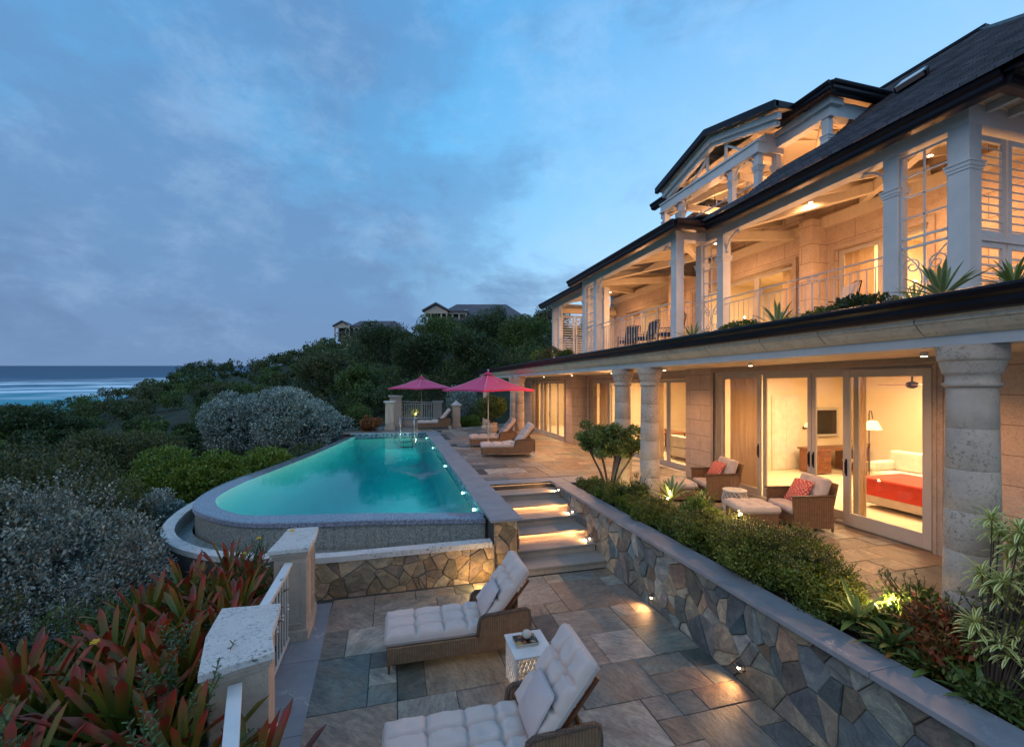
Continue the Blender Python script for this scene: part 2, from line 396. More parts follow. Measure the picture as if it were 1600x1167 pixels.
def blademat(name, stops, edge=None, ew=.55, rough=.5):
    m, nt, b = newmat(name)
    tt = nd(nt, 'ShaderNodeAttribute', attribute_name='tt').outputs['Fac']; ss = nd(nt, 'ShaderNodeAttribute', attribute_name='ss').outputs['Fac']
    g = nd(nt, 'ShaderNodeNewGeometry'); ri = g.outputs['Random Per Island']
    sh = math_(nt, 'ADD', tt, math_(nt, 'MULTIPLY', math_(nt, 'SUBTRACT', ri, .55), .5))
    c = ramp(nt, sh, stops)
    if edge: c = mixc(nt, ramp(nt, ss, [(ew, (0,0,0)), (ew+.12, (1,1,1))]), c, edge)
    c = mixc(nt, .4, c, ramp(nt, ri, [(0, (.7,.7,.7)), (1, (1.15,1.15,1.15))]), 'MULTIPLY')
    nt.links.new(c, b.inputs['Base Color']); b.inputs['Roughness'].default_value = rough
    tl = nd(nt, 'ShaderNodeBsdfTranslucent', {'Color': c}); o = nt.nodes['Material Output']
    mx = nd(nt, 'ShaderNodeMixShader', {0: .15, 1: b.outputs[0], 2: tl.outputs[0]}); nt.links.new(mx.outputs[0], o.inputs[0])
    return m
M['brom'] = blademat('bromeliad_blade', [(0, (.06,.10,.012)), (.5, (.13,.14,.014)), (.74, (.19,.09,.012)), (.93, (.34,.022,.014)), (1, (.15,.04,.02))])
M['agave'] = blademat('agave_blade', [(0, (.20,.26,.09)), (1, (.12,.20,.09))], (.36,.42,.18), .6)
M['varie'] = blademat('variegated_blade', [(0, (.22,.30,.05)), (1, (.18,.26,.05))], (.82,.82,.34), .28)
M['strap'] = blademat('strap_leaf', [(0, (.14,.20,.04)), (1, (.20,.26,.06))])
M['rust'] = blademat('rust_leaf', [(0, (.30,.18,.04)), (1, (.52,.22,.04))])
M['fern'] = blademat('fern_leaf', [(0, (.06,.11,.025)), (1, (.10,.17,.04))])

def leafcloud(name, mat, blobs, n, L, W, seed, parent=None, shell=.55, up=.35, gap=.35, gs=2.2, fold=.25, zmin=None):
    rg = np.random.default_rng(seed)
    B = np.array(blobs, dtype=float); vol = np.prod(B[:,3:], axis=1)**.75; vol /= vol.sum()
    m = int(n*1.9); k = rg.choice(len(B), m, p=vol)
    d = rg.normal(size=(m,3)); d /= np.linalg.norm(d, axis=1)[:,None]
    rr = shell+(1-shell)*rg.random(m)**.7
    C = B[k,:3]+d*B[k,3:]*rr[:,None]
    ph = rg.random(6)*6.28; q = C*gs/ max(.25, float(B[:,3:].mean()))
    nz = np.sin(q[:,0]*2.1+ph[0]+np.sin(q[:,2]*2.7+ph[3]))+np.sin(q[:,1]*2.3+ph[1]+np.sin(q[:,0]*1.9+ph[4]))+np.sin(q[:,2]*2.5+ph[2])
    keep = (nz > -3+gap*3.2) & (rg.random(m) > .05)
    if zmin is not None: keep &= C[:,2] > zmin
    C = C[keep][:n]; d = d[keep][:n]; n = len(C)
    ax = d*.6+rg.normal(size=(n,3))*.55; ax[:,2] += up; ax /= np.linalg.norm(ax, axis=1)[:,None]
    rnd = rg.normal(size=(n,3)); rnd[:,2] += .8; sd = np.cross(ax, rnd); sd /= np.linalg.norm(sd, axis=1)[:,None]+1e-9
    nm = np.cross(ax, sd)
    s = (.6+.8*rg.random(n))[:,None]; l = L*s; w = W*s
    V = np.empty((n,4,3)); V[:,0] = C-ax*l*.5; V[:,1] = C+sd*w*.5+nm*w*fold; V[:,2] = C+ax*l*.5; V[:,3] = C-sd*w*.5+nm*w*fold
    F = np.arange(n*4).reshape(n,4)
    return mesh_np(name, V.reshape(-1,3), F, mat, parent)

def lumps(cx, cy, cz, rx, ry, rz, k, seed, f=.5):
    rg = random.Random(seed); out = [(cx, cy, cz, rx*.8, ry*.8, rz*.8)]
    for i in range(k):
        a = rg.random()*2*PI; e = rg.uniform(-.5, 1); ce = math.cos(e)
        s = f*rg.uniform(.6, 1.1)
        out.append((cx+rx*.68*math.cos(a)*ce, cy+ry*.68*math.sin(a)*ce, cz+rz*.7*math.sin(e), rx*s, ry*s, rz*s))
    return out

def blades(specs, seg=6, strap=False):
    """specs: (base, dir, length, width, droop, cup) -> V,F,tt,ss ; dir = start direction; droop bends it down"""
    V = []; F = []; T = []; S = []
    for base, d, L, W, droop, cup in specs:
        p = Vector(base); d = Vector(d).normalized(); n0 = len(V)
        for i in range(seg+1):
            t = i/seg
            side = d.cross(Vector((0,0,1)))
            if side.length < 1e-3: side = Vector((1,0,0))
            side.normalize(); nm = side.cross(d)
            w = W*.5*(.55+.9*t-1.42*t**4) if t < 1 else W*.02
            if strap: w = W*.5*(min(1, .6+t*1.2) if t < .86 else math.sqrt(max(0, 1-((t-.86)/.14)**2))*1.0)
            w = max(w, W*.02)
            V += [p-side*w+nm*cup*w, p, p+side*w+nm*cup*w]; T += [t]*3; S += [1,0,1]
            p = p+d*(L/seg); d = (d+Vector((0,0,-droop/seg))).normalized()
        for i in range(seg):
            a = n0+i*3; F += [(a,a+1,a+4,a+3),(a+1,a+2,a+5,a+4)]
    return [tuple(v) for v in V], F, T, S
def bladeobj(name, specs, mat, parent=None, seg=6, strap=False):
    V, F, T, S = blades(specs, seg, strap); return mesh_np(name, V, F, mat, parent, {'tt': T, 'ss': S}, smooth=True)
def rosette(c, n, L, W, rg, droop=.7, emin=.3, emax=1.35, cup=.35, tilt=(0,0,0)):
    out = []
    for i in range(n):
        a = i*2.399+rg.uniform(-.2,.2); e = emin+(emax-emin)*(i/n)+rg.uniform(-.1,.1)
        d = Vector((math.cos(a)*math.cos(e), math.sin(a)*math.cos(e), math.sin(e)))+Vector(tilt)
        out.append((c, d, L*rg.uniform(.8,1.1), W*rg.uniform(.85,1.1), droop*rg.uniform(.5,1.2), cup))
    return out

def spline(pts, n, closed=False):
    P = [Vector(p) for p in pts]; m = len(P); out = []
    segs = m if closed else m-1
    for i in range(segs):
        p0 = P[(i-1) % m] if closed else P[max(i-1,0)]; p1 = P[i % m]; p2 = P[(i+1) % m]; p3 = P[(i+2) % m] if closed else P[min(i+2,m-1)]
        for k in range(n):
            t = k/n; out.append(.5*((2*p1)+(p2-p0)*t+(2*p0-5*p1+4*p2-p3)*t*t+(3*p1-p0-3*p2+p3)*t**3))
    if not closed: out.append(P[-1])
    return out

def lamp(kind, name, loc, W, col=(1,.62,.30), size=.1, to=None, angle=90, blend=.6, sy=None):
    l = bpy.data.lights.new(name, kind); l.energy = W; l.color = col
    if kind == 'AREA': l.size = size; l.shape = 'RECTANGLE' if sy else 'DISK'
    if kind == 'AREA' and sy: l.size_y = sy
    if kind in ('POINT', 'SPOT'): l.shadow_soft_size = size
    if kind == 'SPOT': l.spot_size = R(angle); l.spot_blend = blend
    o = bpy.data.objects.new(name, l); COL.objects.link(o); o.location = loc
    if to is not None: o.rotation_euler = (Vector(to)-Vector(loc)).to_track_quat('-Z', 'Y').to_euler()
    return o
# ------------------------------------------------------------------ stone laying
def clip(poly, a, b, c):
    out = []
    for i in range(len(poly)):
        p = poly[i]; q = poly[(i+1) % len(poly)]; dp = a*p[0]+b*p[1]-c; dq = a*q[0]+b*q[1]-c
        if dp <= 0: out.append(p)
        if dp*dq < 0:
            t = dp/(dp-dq); out.append((p[0]+(q[0]-p[0])*t, p[1]+(q[1]-p[1])*t))
    return out
def vcells(L, z0, z1, cell, seed, gap=.0035):
    rg = random.Random(seed); P = []
    ns = max(1, int(L/cell)); nz = max(1, int((z1-z0)/(cell*.85)))
    for i in range(ns+1):
        for j in range(nz+1):
            if rg.random() < .30: continue
            P.append(((i+.5*(j % 2)+rg.uniform(-.5,.5))*L/ns, z0+(j+rg.uniform(-.5,.5))*(z1-z0)/nz))
            if rg.random() < .30: P.append((P[-1][0]+rg.uniform(.35,.6)*cell*rg.choice((-1,1)), P[-1][1]+rg.uniform(-.3,.3)*cell))
    out = []
    for i, p in enumerate(P):
        poly = [(0,z0),(L,z0),(L,z1),(0,z1)]
        for q in sorted(P, key=lambda q: (q[0]-p[0])**2+(q[1]-p[1])**2)[1:17]:
            dx, dz = q[0]-p[0], (q[1]-p[1]); l = math.hypot(dx, dz)
            if l < 1e-6: continue
            poly = clip(poly, dx/l, dz/l, (dx*(p[0]+q[0])+dz*(p[1]+q[1]))/2/l-gap)
            if len(poly) < 3: break
        if len(poly) >= 3:
            out.append(poly)
    return out
def rubble_wall(mb, p0, d, L, z0, z1, nrm, cell, pal, seed, depth=.05):
    """p0 (x,y), unit dir d (x,y), outward normal nrm (x,y)"""
    rg = random.Random(seed*3+1)
    for poly in vcells(L, z0, z1, cell, seed):
        cx = sum(p[0] for p in poly)/len(poly); cz = sum(p[1] for p in poly)/len(poly); dd = depth*rg.uniform(.35,1.1); c = rg.choice(pal); k = rg.uniform(.55,1.35); c = tuple(x*k+rg.uniform(-.008,.008) for x in c)
        n = len(poly); tl = (rg.uniform(-.02,.02), rg.uniform(-.02,.02))
        def P3(s, z, o): return (p0[0]+d[0]*s+nrm[0]*o, p0[1]+d[1]*s+nrm[1]*o, z)
        vs = [P3(s, z, 0) for s, z in poly]+[P3(s, z, dd*.75) for s, z in poly]
        vs += [P3(cx+(s-cx)*.9, cz+(z-cz)*.9, dd+(s-cx)*tl[0]+(z-cz)*tl[1]) for s, z in poly]
        fs = [(i, (i+1) % n, n+(i+1) % n, n+i) for i in range(n)]+[(n+i, n+(i+1) % n, 2*n+(i+1) % n, 2*n+i) for i in range(n)]+[tuple(range(2*n,3*n))]
        mb.add(vs, fs, c)
    return mb
def slabs(mb, x0, x1, y0, y1, z, cell, pal, seed, inside=None, gap=.002, th=.03, big=3):
    rg = random.Random(seed); nx = int(round((x1-x0)/cell)); ny = int(round((y1-y0)/cell)); cx = (x1-x0)/nx; cy = (y1-y0)/ny
    used = [[False]*ny for _ in range(nx)]
    for i in range(nx):
        for j in range(ny):
            if used[i][j]: continue
            for t in range(6):
                a, b2 = rg.choice([(2,3),(3,2),(2,2),(3,big),(1,2),(2,1),(big,2),(1,1)]) if t < 5 else (1,1)
                if i+a <= nx and j+b2 <= ny and not any(used[p][q] for p in range(i,i+a) for q in range(j,j+b2)): break
            else: a = b2 = 1
            if any(used[p][q] for p in range(i,min(nx,i+a)) for q in range(j,min(ny,j+b2))): a = b2 = 1
            for p in range(i,i+a):
                for q in range(j,j+b2): used[p][q] = True
            X0, X1, Y0, Y1 = x0+i*cx, x0+(i+a)*cx, y0+j*cy, y0+(j+b2)*cy
            if inside and not inside((X0+X1)/2, (Y0+Y1)/2): continue
            c = rg.choice(pal); k = rg.uniform(.8,1.2); c = tuple(v*k+rg.uniform(-.006,.006) for v in c)
            g = gap; zz = z+rg.uniform(-.004,.004); j = lambda: rg.uniform(0,.007)
            q = [(X0+g+j(),Y0+g+j()),(X1-g-j(),Y0+g+j()),(X1-g-j(),Y1-g-j()),(X0+g+j(),Y1-g-j())]
            mb.add([(x,y,z-th) for x, y in q]+[(x,y,zz+rg.uniform(-.003,.003)) for x, y in q], [(4,5,6,7),(0,1,5,4),(1,2,6,5),(2,3,7,6),(3,0,4,7)], c)
    return mb

# ------------------------------------------------------------------ camera, sky
CZ = 2.65; YAW = R(15.03); cs, sn = math.cos(YAW), math.sin(YAW)
cam = bpy.data.cameras.new('camera'); co = bpy.data.objects.new('camera', cam); COL.objects.link(co); sc.camera = co
co.location = (0,0,CZ); co.rotation_euler = (R(90), 0, -YAW)
cam.sensor_width = 36; cam.lens = 36*700/1600; cam.shift_y = 18.5/1600; cam.clip_end = 20000; cam.clip_start = .05

w = bpy.data.worlds.new('World'); sc.world = w; w.use_nodes = True; nt = w.node_tree; bg = nt.nodes['Background']
t = nd(nt, 'ShaderNodeTexCoord'); rot = nd(nt, 'ShaderNodeMapping', {'Vector': t.outputs['Generated'], 'Rotation': (0,0,YAW)})
sp = nd(nt, 'ShaderNodeSeparateXYZ', {0: rot.outputs[0]})
el = sp.outputs[2]
vert = ramp(nt, el, [(0, (.16,.23,.34)), (.06, (.20,.31,.45)), (.2, (.17,.37,.56)), (.42, (.085,.31,.55)), (.75, (.04,.20,.44))])
warm = ramp(nt, el, [(0, (.27,.36,.50)), (.12, (.34,.50,.67)), (.35, (.25,.44,.65)), (.7, (.10,.29,.54))])
side = nd(nt, 'ShaderNodeMapRange', {'Value': sp.outputs[0], 'From Min': -.35, 'From Max': .55}, interpolation_type='SMOOTHSTEP').outputs[0]
base = mixc(nt, side, vert, warm)
cm = nd(nt, 'ShaderNodeMapping', {'Vector': rot.outputs[0], 'Scale': (1.15,1.15,2.3), 'Rotation': (0,.35,0), 'Location': (1.35,.6,.9)}).outputs[0]
n1 = nd(nt, 'ShaderNodeTexNoise', {'Vector': cm, 'Scale': 1.5, 'Detail': 10, 'Roughness': .62, 'Distortion': .15}).outputs['Fac']
lowl = nd(nt, 'ShaderNodeMapRange', {'Value': sp.outputs[0], 'From Min': .45, 'From Max': -.55, 'To Min': -.14, 'To Max': .20}).outputs[0]
hor = nd(nt, 'ShaderNodeMapRange', {'Value': el, 'From Min': .0, 'From Max': .4, 'To Min': .10, 'To Max': -.04}).outputs[0]
cl = math_(nt, 'ADD', math_(nt, 'ADD', n1, lowl), hor)
cf = ramp(nt, cl, [(.43, (0,0,0)), (.57, (.55,.55,.55)), (.72, (.9,.9,.9))], 'EASE')
ccol = mixc(nt, ramp(nt, el, [(0, (0,0,0)), (.5, (1,1,1))]), (.095,.155,.275), (.08,.175,.335))
base = mixc(nt, cf, base, ccol)
cm2 = nd(nt, 'ShaderNodeMapping', {'Vector': rot.outputs[0], 'Scale': (2.6,2.6,4.2), 'Rotation': (.1,-.3,0)}).outputs[0]
n2 = nd(nt, 'ShaderNodeTexNoise', {'Vector': cm2, 'Scale': 1.9, 'Detail': 10, 'Roughness': .66, 'Distortion': .1}).outputs['Fac']
base = mixc(nt, ramp(nt, n2, [(.47, (0,0,0)), (.72, (.20,.20,.20))], 'EASE'), base, (.34,.46,.62))
cm3 = nd(nt, 'ShaderNodeMapping', {'Vector': rot.outputs[0], 'Scale': (2.4,2.4,4.6), 'Location': (.3,.1,.55)}).outputs[0]
n3 = nd(nt, 'ShaderNodeTexNoise', {'Vector': cm3, 'Scale': 2.1, 'Detail': 8, 'Roughness': .6, 'Distortion': .3}).outputs['Fac']
band = ramp(nt, el, [(.02, (.35,.35,.35)), (.12, (1,1,1)), (.22, (.7,.7,.7)), (.34, (0,0,0))])
base = mixc(nt, mixc(nt, 1.0, ramp(nt, n3, [(.50, (0,0,0)), (.68, (.8,.8,.8))], 'EASE'), band, 'MULTIPLY'), base, (.085,.145,.26))
nt.links.new(base, bg.inputs[0]); bg.inputs[1].default_value = 1.5

sun = bpy.data.lights.new('sun', 'SUN'); sun.energy = .65; sun.angle = R(50); sun.color = (1,.83,.70)
so = bpy.data.objects.new('sun', sun); COL.objects.link(so); so.rotation_euler = (R(52), 0, R(-62))

# ------------------------------------------------------------------ sea and land
def interp(x, tab):
    if x <= tab[0][0]: return tab[0][1]
    for (a, b), (c, d) in zip(tab, tab[1:]):
        if x <= c: return b+(d-b)*(x-a)/(c-a)
    return tab[-1][1]
SKY = [(-300,600),(0,618),(100,618),(150,606),(200,592),(250,578),(300,566),(400,560),(500,535),(560,520),(620,512),(700,500),(780,494),(850,500),(1000,520)]
DIST = [(-300,45),(0,55),(200,75),(300,95),(450,110),(600,95),(700,85),(850,80),(1000,80)]
def ground(X, Y):
    t = X*sn+Y*cs; r = X*cs-Y*sn
    if t < 1: return -2.6
    u = 800+700*r/t; S = interp(u, SKY); D = interp(u, DIST)
    zs = CZ-(S-602)/700*D-3.0
    if t <= D:
        k = max(0, (t-15)/(D-15)); k = k*k*(3-2*k)*.35+k*.65
        z = -2.6+(zs+2.6)*k
        zl = CZ-(interp(u, [(0,700),(300,690),(600,650),(850,600)])-602)/700*t-1.2
        if t > 20: z = min(z, max(zl, z*0+zs)) if zl > zs else z
    else:
        k = min(1, (t-D)/55); z = zs+(-24-zs)*k*k
    z += .25*math.sin(X*.31+1)*math.sin(Y*.27)*(1 if t > 18 else 0)
    if -6.5 < X < 16 and Y < 31.5: z = min(z, -2.4)
    if X > 5 and Y < 34 : z = min(z, -1.5)
    return z
V = []; F = []
xs = np.concatenate([np.arange(-140, -20, 4), np.arange(-20, 40, 1.5), np.arange(40, 160, 5)]); ys = np.concatenate([np.arange(-12, 60, 1.5), np.arange(60, 230, 4)])
for y in ys:
    for x in xs: V.append((x, y, ground(x, y)))
nx = len(xs)
for j in range(len(ys)-1):
    for i in range(nx-1): a = j*nx+i; F.append((a, a+1, a+nx+1, a+nx))
m, nt, b = newmat('hill_soil_and_scrub'); v = vcoord(nt)
nt.links.new(ramp(nt, noise(nt, v, .8, 8, .7), [(.3, (.012,.018,.008)), (.7, (.04,.05,.02))]), b.inputs['Base Color']); b.inputs['Roughness'].default_value = .95
bump(nt, b, noise(nt, v, 6, 6, .7), .8, .1)
gr = mesh_np('ground', V, F, m, smooth=True); tag(gr, 'dark scrub covered hillside falling away to the sea', kind='structure')

# sea sheet, seen as a rising band behind the island
m, nt, b = newmat('sea_water'); v = vcoord(nt)
sp = nd(nt, 'ShaderNodeSeparateXYZ', {0: v})
d = nd(nt, 'ShaderNodeVectorMath', {0: v}, operation='LENGTH').outputs['Value']
wob = math_(nt, 'MULTIPLY', math_(nt, 'SUBTRACT', nd(nt, 'ShaderNodeTexNoise', {'Vector': v, 'Scale': .008, 'Detail': 4}).outputs['Fac'], .5), 260.0)
dd = nd(nt, 'ShaderNodeMapRange', {'Value': math_(nt, 'ADD', d, wob), 'From Min': 200, 'From Max': 2200}).outputs[0]
c = ramp(nt, dd, [(0, (.02,.24,.29)), (.14, (.04,.30,.36)), (.24, (.04,.20,.28)), (.36, (.025,.085,.15)), (1, (.022,.06,.115))])
fo = nd(nt, 'ShaderNodeTexNoise', {'Vector': nd(nt, 'ShaderNodeMapping', {'Vector': v, 'Scale': (.25,1.0,1), 'Rotation': (0,0,.16)}).outputs[0], 'Scale': .022, 'Detail': 6, 'Roughness': .6}).outputs['Fac']
fm = ramp(nt, dd, [(.12, (0,0,0)), (.20, (1,1,1)), (.36, (1,1,1)), (.5, (0,0,0))])
ff = mixc(nt, 1.0, ramp(nt, fo, [(.46, (0,0,0)), (.52, (1,1,1))]), fm, 'MULTIPLY')
c = mixc(nt, ff, c, (.75,.82,.86))
nt.links.new(c, b.inputs['Base Color']); b.inputs['Roughness'].default_value = .5; b.inputs['Specular IOR Level'].default_value = .3
bump(nt, b, noise(nt, nd(nt, 'ShaderNodeMapping', {'Vector': v, 'Scale': (.3,1,1)}).outputs[0], .12, 8, .7), .5, 1.5)
def seaz(t): return CZ-25+.0457*t
V = []; F = []
for t in (70, 150, 300, 700, 1500, 4000, 12000):
    for r in (-1.6, -1.0, -.5, 0, .5, 1.0, 1.6):
        V.append((t*sn+r*t*cs, t*cs-r*t*sn, seaz(t)))
for j in range(6):
    for i in range(6): a = j*7+i; F.append((a, a+1, a+8, a+7))
sea = mesh_np('sea', V, F, m); tag(sea, 'dark blue sea with white surf and a turquoise band inshore', kind='structure')

# ------------------------------------------------------------------ terraces
LZ = -1.155
mb = MB(); slabs(mb, -1.0, 4.33, 1.2, 8.5, LZ, .36, PAL, 11, lambda x, y: not (x < -.55 and y < 4))
mb.build('lower_terrace_paving', M['slate'], bevel=.004, segs=1)['kind'] = 'structure'
mb = MB(); mb.box(-1.9, 4.6, 1.0, 8.6, -2.4, LZ-.012); mb.build('lower_terrace_bed', M['grout'])['kind'] = 'structure'
# pale edging strip that follows the balustrade
mb = MB()
for y0, y1 in ((1.2,2.5),(2.5,3.9),(3.9,5.3),(5.3,6.7),(6.7,8.4)):
    sx = lambda y: -1.0-.02*(y-8)+max(0, (4.8-y))*.16
    mb.prism([(sx(y0)-.62,y0+.004,LZ-.01),(sx(y0),y0+.004,LZ-.01),(sx(y1),y1-.004,LZ-.01),(sx(y1)-.62,y1-.004,LZ-.01)], (0,0,.016))
mb.build('terrace_edging', M['coping'])['kind'] = 'structure'

def inside(x, y):
    if x < 2.5 and y < 26.4: return False
    if x < 5.45 and y < 12.2: return False
    return True
mb = MB(); slabs(mb, -2.6, 8.62, 1.0, 30.2, 0, .42, PAL, 5, inside)
mb.build('upper_terrace_paving', M['slate'], bevel=.004, segs=1)['kind'] = 'structure'
mb = MB(); mb.box(2.5, 9, 11.7, 30.3, -2.4, -.014); mb.box(5.36, 9, .9, 11.7, -2.4, -.014); mb.box(-2.7, 2.5, 26.15, 30.3, -2.4, -.014)
mb.build('upper_terrace_bed', M['grout'])['kind'] = 'structure'
mb = MB()
for a, b2 in ((2.52,3.1),(3.112,3.7),(3.712,4.28)): mb.box(a, b2, 11.72, 12.18, -.03, .004)
mb.box(4.72, 5.42, 11.4, 12.18, -.03, .004)
for k in range(9): mb.box(5.3, 5.44, 1+k*1.16, 2.15+k*1.16, -.05, .004)
mb.build('terrace_edge_stones', M['coping'])['kind'] = 'structure'

# steps
st = empty('garden_steps', (3.4, 8.2, LZ), 'flight of stone steps between the pool and the planter wall', 'steps')
NR = 7; rise = .165; tr = .53
for k in range(1, NR):
    z = -rise*k; y = 11.72-tr*k
    mb = MB(); mb.box(2.45, 4.36, y-.03, y+tr+.02, z-.045, z); mb.build('tread', M['tread'], st, bevel=.008)
    mb = MB(); mb.box(2.5, 4.34, y+.012, y+tr, z-rise, z-.046); mb.build('riser', M['pillar'], st)
mb = MB(); mb.box(2.5, 4.34, 11.715, 11.9, -rise, -.031); mb.build('riser', M['pillar'], st)

for k in (0,2,4):  # strips and area lights added under alternate nosings to make the risers glow
    y = 11.72-tr*k; z = -rise*k
    lamp('AREA', 'step_fill_light', (3.42, y-.015, z-.05), 3.6, (1,.50,.20), 1.8, (3.42, y+.03, z-rise), sy=.02)
    mb = MB(); mb.box(2.52, 4.32, y-.022, y-.008, z-.047-(.0 if k else 0), z-.0455); mb.build('added_glow_strip', M['strip'], st)
# planter retaining wall
pw = empty('planter_wall', (4.5, 6, LZ), 'long retaining wall of dark field stone with a blue grey coping', 'retaining wall')
mb = MB(); mb.box(4.385, 4.66, .9, 11.6, -2.3, -.066); mb.box(4.66, 5.35, 11.3, 11.5, -1.5, -.07); mb.build('wall_core', M['grout'], pw)
mb = MB(); rubble_wall(mb, (4.38, .95), (0,1), 10.7, LZ-.03, -.068, (-1,0), .27, PALR, 17, .055); mb.build('stone_facing', M['rubble'], pw)
mb = MB()
for a, b2 in ((.9,3.15),(3.156,5.1),(5.106,7.2),(7.206,9.3),(9.306,11.4)): mb.box(4.27, 4.70, a, b2, -.064, -.004)
mb.box(4.27, 4.71, 11.406, 12.17, -.064, .002); mb.build('coping', M['coping'], pw, bevel=.006)
soil = MB(); V = []
for j in range(40):
    for i in range(5): V.append((4.66+i*.175, .9+j*.27, -.12+.05*math.sin(j*1.3+i)+.03*math.sin(i*2+j*.7)))
soil.add(V, [(j*5+i, j*5+i+1, j*5+i+6, j*5+i+5) for j in range(39) for i in range(4)]); tag(soil.build('planter_soil', M['soil'], smooth=True), 'dark soil in the planter bed', kind='structure')

# ------------------------------------------------------------------ pool
WZ = -.12
N = 8
I = spline([(-.5,10.25,0),(-1.9,10.5,0),(-2.9,10.72,0),(-3.5,11.2,0),(-3.95,11.9,0),(-4.2,12.8,0),(-4.1,14.3,0),(-3.75,16.0,0),(-3.2,18.5,0),(-2.65,21.5,0),(-1.95,25.9,0)], N)
O = spline([(-.45,9.72,0),(-1.8,9.92,0),(-2.9,10.22,0),(-3.75,10.9,0),(-4.4,11.8,0),(-4.66,12.9,0),(-4.6,14.4,0),(-4.22,16.2,0),(-3.65,18.7,0),(-3.05,21.6,0),(-2.35,26.0,0)], N)
I = [Vector((1.9,9.65,0))]+I; O = [Vector((1.9,9.22,0))]+O
pool = empty('infinity_pool', (-.5, 16, -1.7), 'lit turquoise infinity pool with a rounded overflowing edge', 'swimming pool')
def ring(mb, A, B, za, zb):
    n = len(A); mb.add([(p.x,p.y,za) for p in A]+[(p.x,p.y,zb) for p in B], [(i, i+1, n+i+1, n+i) for i in range(n-1)])
# basin: inner wall + floor
Ip = I+[Vector((-.1,25.9,0)),Vector((1.9,25.9,0))]; cen = Vector((-.4,16.5,0)); NI = len(Ip)
def inset(k): return [cen+(p-cen)*k for p in Ip]
lev = [(1,WZ-.012),(1,-.55),(.985,-.78),(.95,-1.0),(.90,-1.2),(.83,-1.38),(.74,-1.52),(.62,-1.62),(.45,-1.68)]
vs_ = []
for k, z in lev: vs_ += [(p.x,p.y,z) for p in inset(k)]
fw = [(j*NI+i, j*NI+(i+1) % NI, (j+1)*NI+(i+1) % NI, (j+1)*NI+i) for j in range(len(lev)-1) for i in range(NI)]
nf = 4
mb = MB(); mb.add(vs_, fw[:nf*NI]); bas = mb.build('basin_wall', M['plaster'], pool, smooth=True)
mb = MB(); mb.add(vs_, fw[nf*NI:]+[tuple((len(lev)-1)*NI+i for i in range(NI))]); mb.build('basin_floor', M['plaster'], pool, smooth=True)
mb = MB(); mb.box(1.872, 1.898, 9.3, 25.88, -.34, -.05); mb.box(-1.9, 1.87, 25.86, 25.888, -.30, -.05); mb.build('waterline_tiles', M['bandtile'], pool)
mb = MB(); I2 = [p+(q-p)*.0 for p, q in zip(I, O)]
ring(mb, I2, O, WZ-.012, WZ-.03); O2 = [q+(q-p).normalized()*.0 for p, q in zip(I, O)]
ring(mb, O, O, WZ-.03, WZ-.12); Oi = [p+(q-p)*.9 for p, q in zip(I, O)]; ring(mb, O, Oi, WZ-.12, WZ-.14); mb.build('overflow_rim', M['rim'], pool, smooth=False)
mb = MB(); ring(mb, Oi, Oi, WZ-.138, -1.6); mb.build('spill_wall', M['spawall'], pool, smooth=True)
W = [p+(q-p)*.98 for p, q in zip(I, O)]
mb = MB(); P = [(p.x,p.y,WZ) for p in W]+[(-1.95,25.87,WZ),(1.87,25.87,WZ),(1.87,9.25,WZ)]; 
nt_ = len(P); Pb = []
for k, z in lev[1:]: Pb += [[(q.x,q.y,z+.012) for q in [cen+(p-cen)*(k-.004) for p in Ip]]]
Pi = [(q.x,q.y,WZ-.006) for q in [cen+(p-cen)*.996 for p in Ip]]
mb.add(P, [tuple(range(nt_))]); wat = mb.build('pool_water', M['water'], pool)
mb = MB(); rings = [Pi]+Pb; allv = [p for r_ in rings for p in r_]; mb.add(allv, [tuple(range(NI))[::-1]]+[(j*NI+i, j*NI+(i+1) % NI, (j+1)*NI+(i+1) % NI, (j+1)*NI+i) for j in range(len(rings)-1) for i in range(NI)]+[tuple((len(rings)-1)*NI+i for i in range(NI))]); mb.build('water_body', M['waterbody'], pool)
# trough
Tt = spline([(-.4,8.55,0),(-1.5,8.6,0),(-3.0,9.1,0),(-4.1,10.0,0),(-4.8,11.3,0),(-5.06,13.2,0),(-4.85,15.5,0),(-4.3,18.5,0),(-3.7,21,0)], N); Tt = [Vector((1.9,8.55,0))]+Tt
def offs(P, d):
    out = []
    for i, p in enumerate(P):
        t = (P[min(i+1,len(P)-1)]-P[max(i-1,0)]).normalized(); out.append(p+Vector((t.y*d, -t.x*d, 0)))
    return out
Ti = offs(Tt, .24); RZ = -.41
mb = MB(); ring(mb, Tt, Ti, RZ, RZ); ring(mb, Ti, Ti, RZ, RZ-.05); ring(mb, Tt, Tt, RZ, RZ-.10); mb.build('trough_rim', M['capst'], pool)
mb = MB(); ring(mb, Ti, Ti, RZ-.05, -.95); mb.build('trough_wall', M['spawall'], pool)
mb = MB(); P = [(p.x,p.y,-.72) for p in Ti]+[(p.x,p.y,-.72) for p in reversed(O)]; n = len(Ti); m_ = len(O)
for i in range(n-1):
    j = min(m_-1, int(i*m_/n)); j2 = min(m_-1, int((i+1)*m_/n)); mb.add([(Ti[i].x,Ti[i].y,-.72),(Ti[i+1].x,Ti[i+1].y,-.72),(O[j2].x,O[j2].y,-.72),(O[j].x,O[j].y,-.72)], [(0,1,2,3)])
mb.build('trough_floor', M['spawall'], pool)
mb = MB()
for i in range(9, len(Tt)-1): mb.add([(Tt[i].x,Tt[i].y,RZ-.1),(Tt[i+1].x,Tt[i+1].y,RZ-.1),(Tt[i+1].x,Tt[i+1].y,-2.7),(Tt[i].x,Tt[i].y,-2.7)], [(0,1,2,3)])
mb.build('outer_wall', M['grout'], pool)
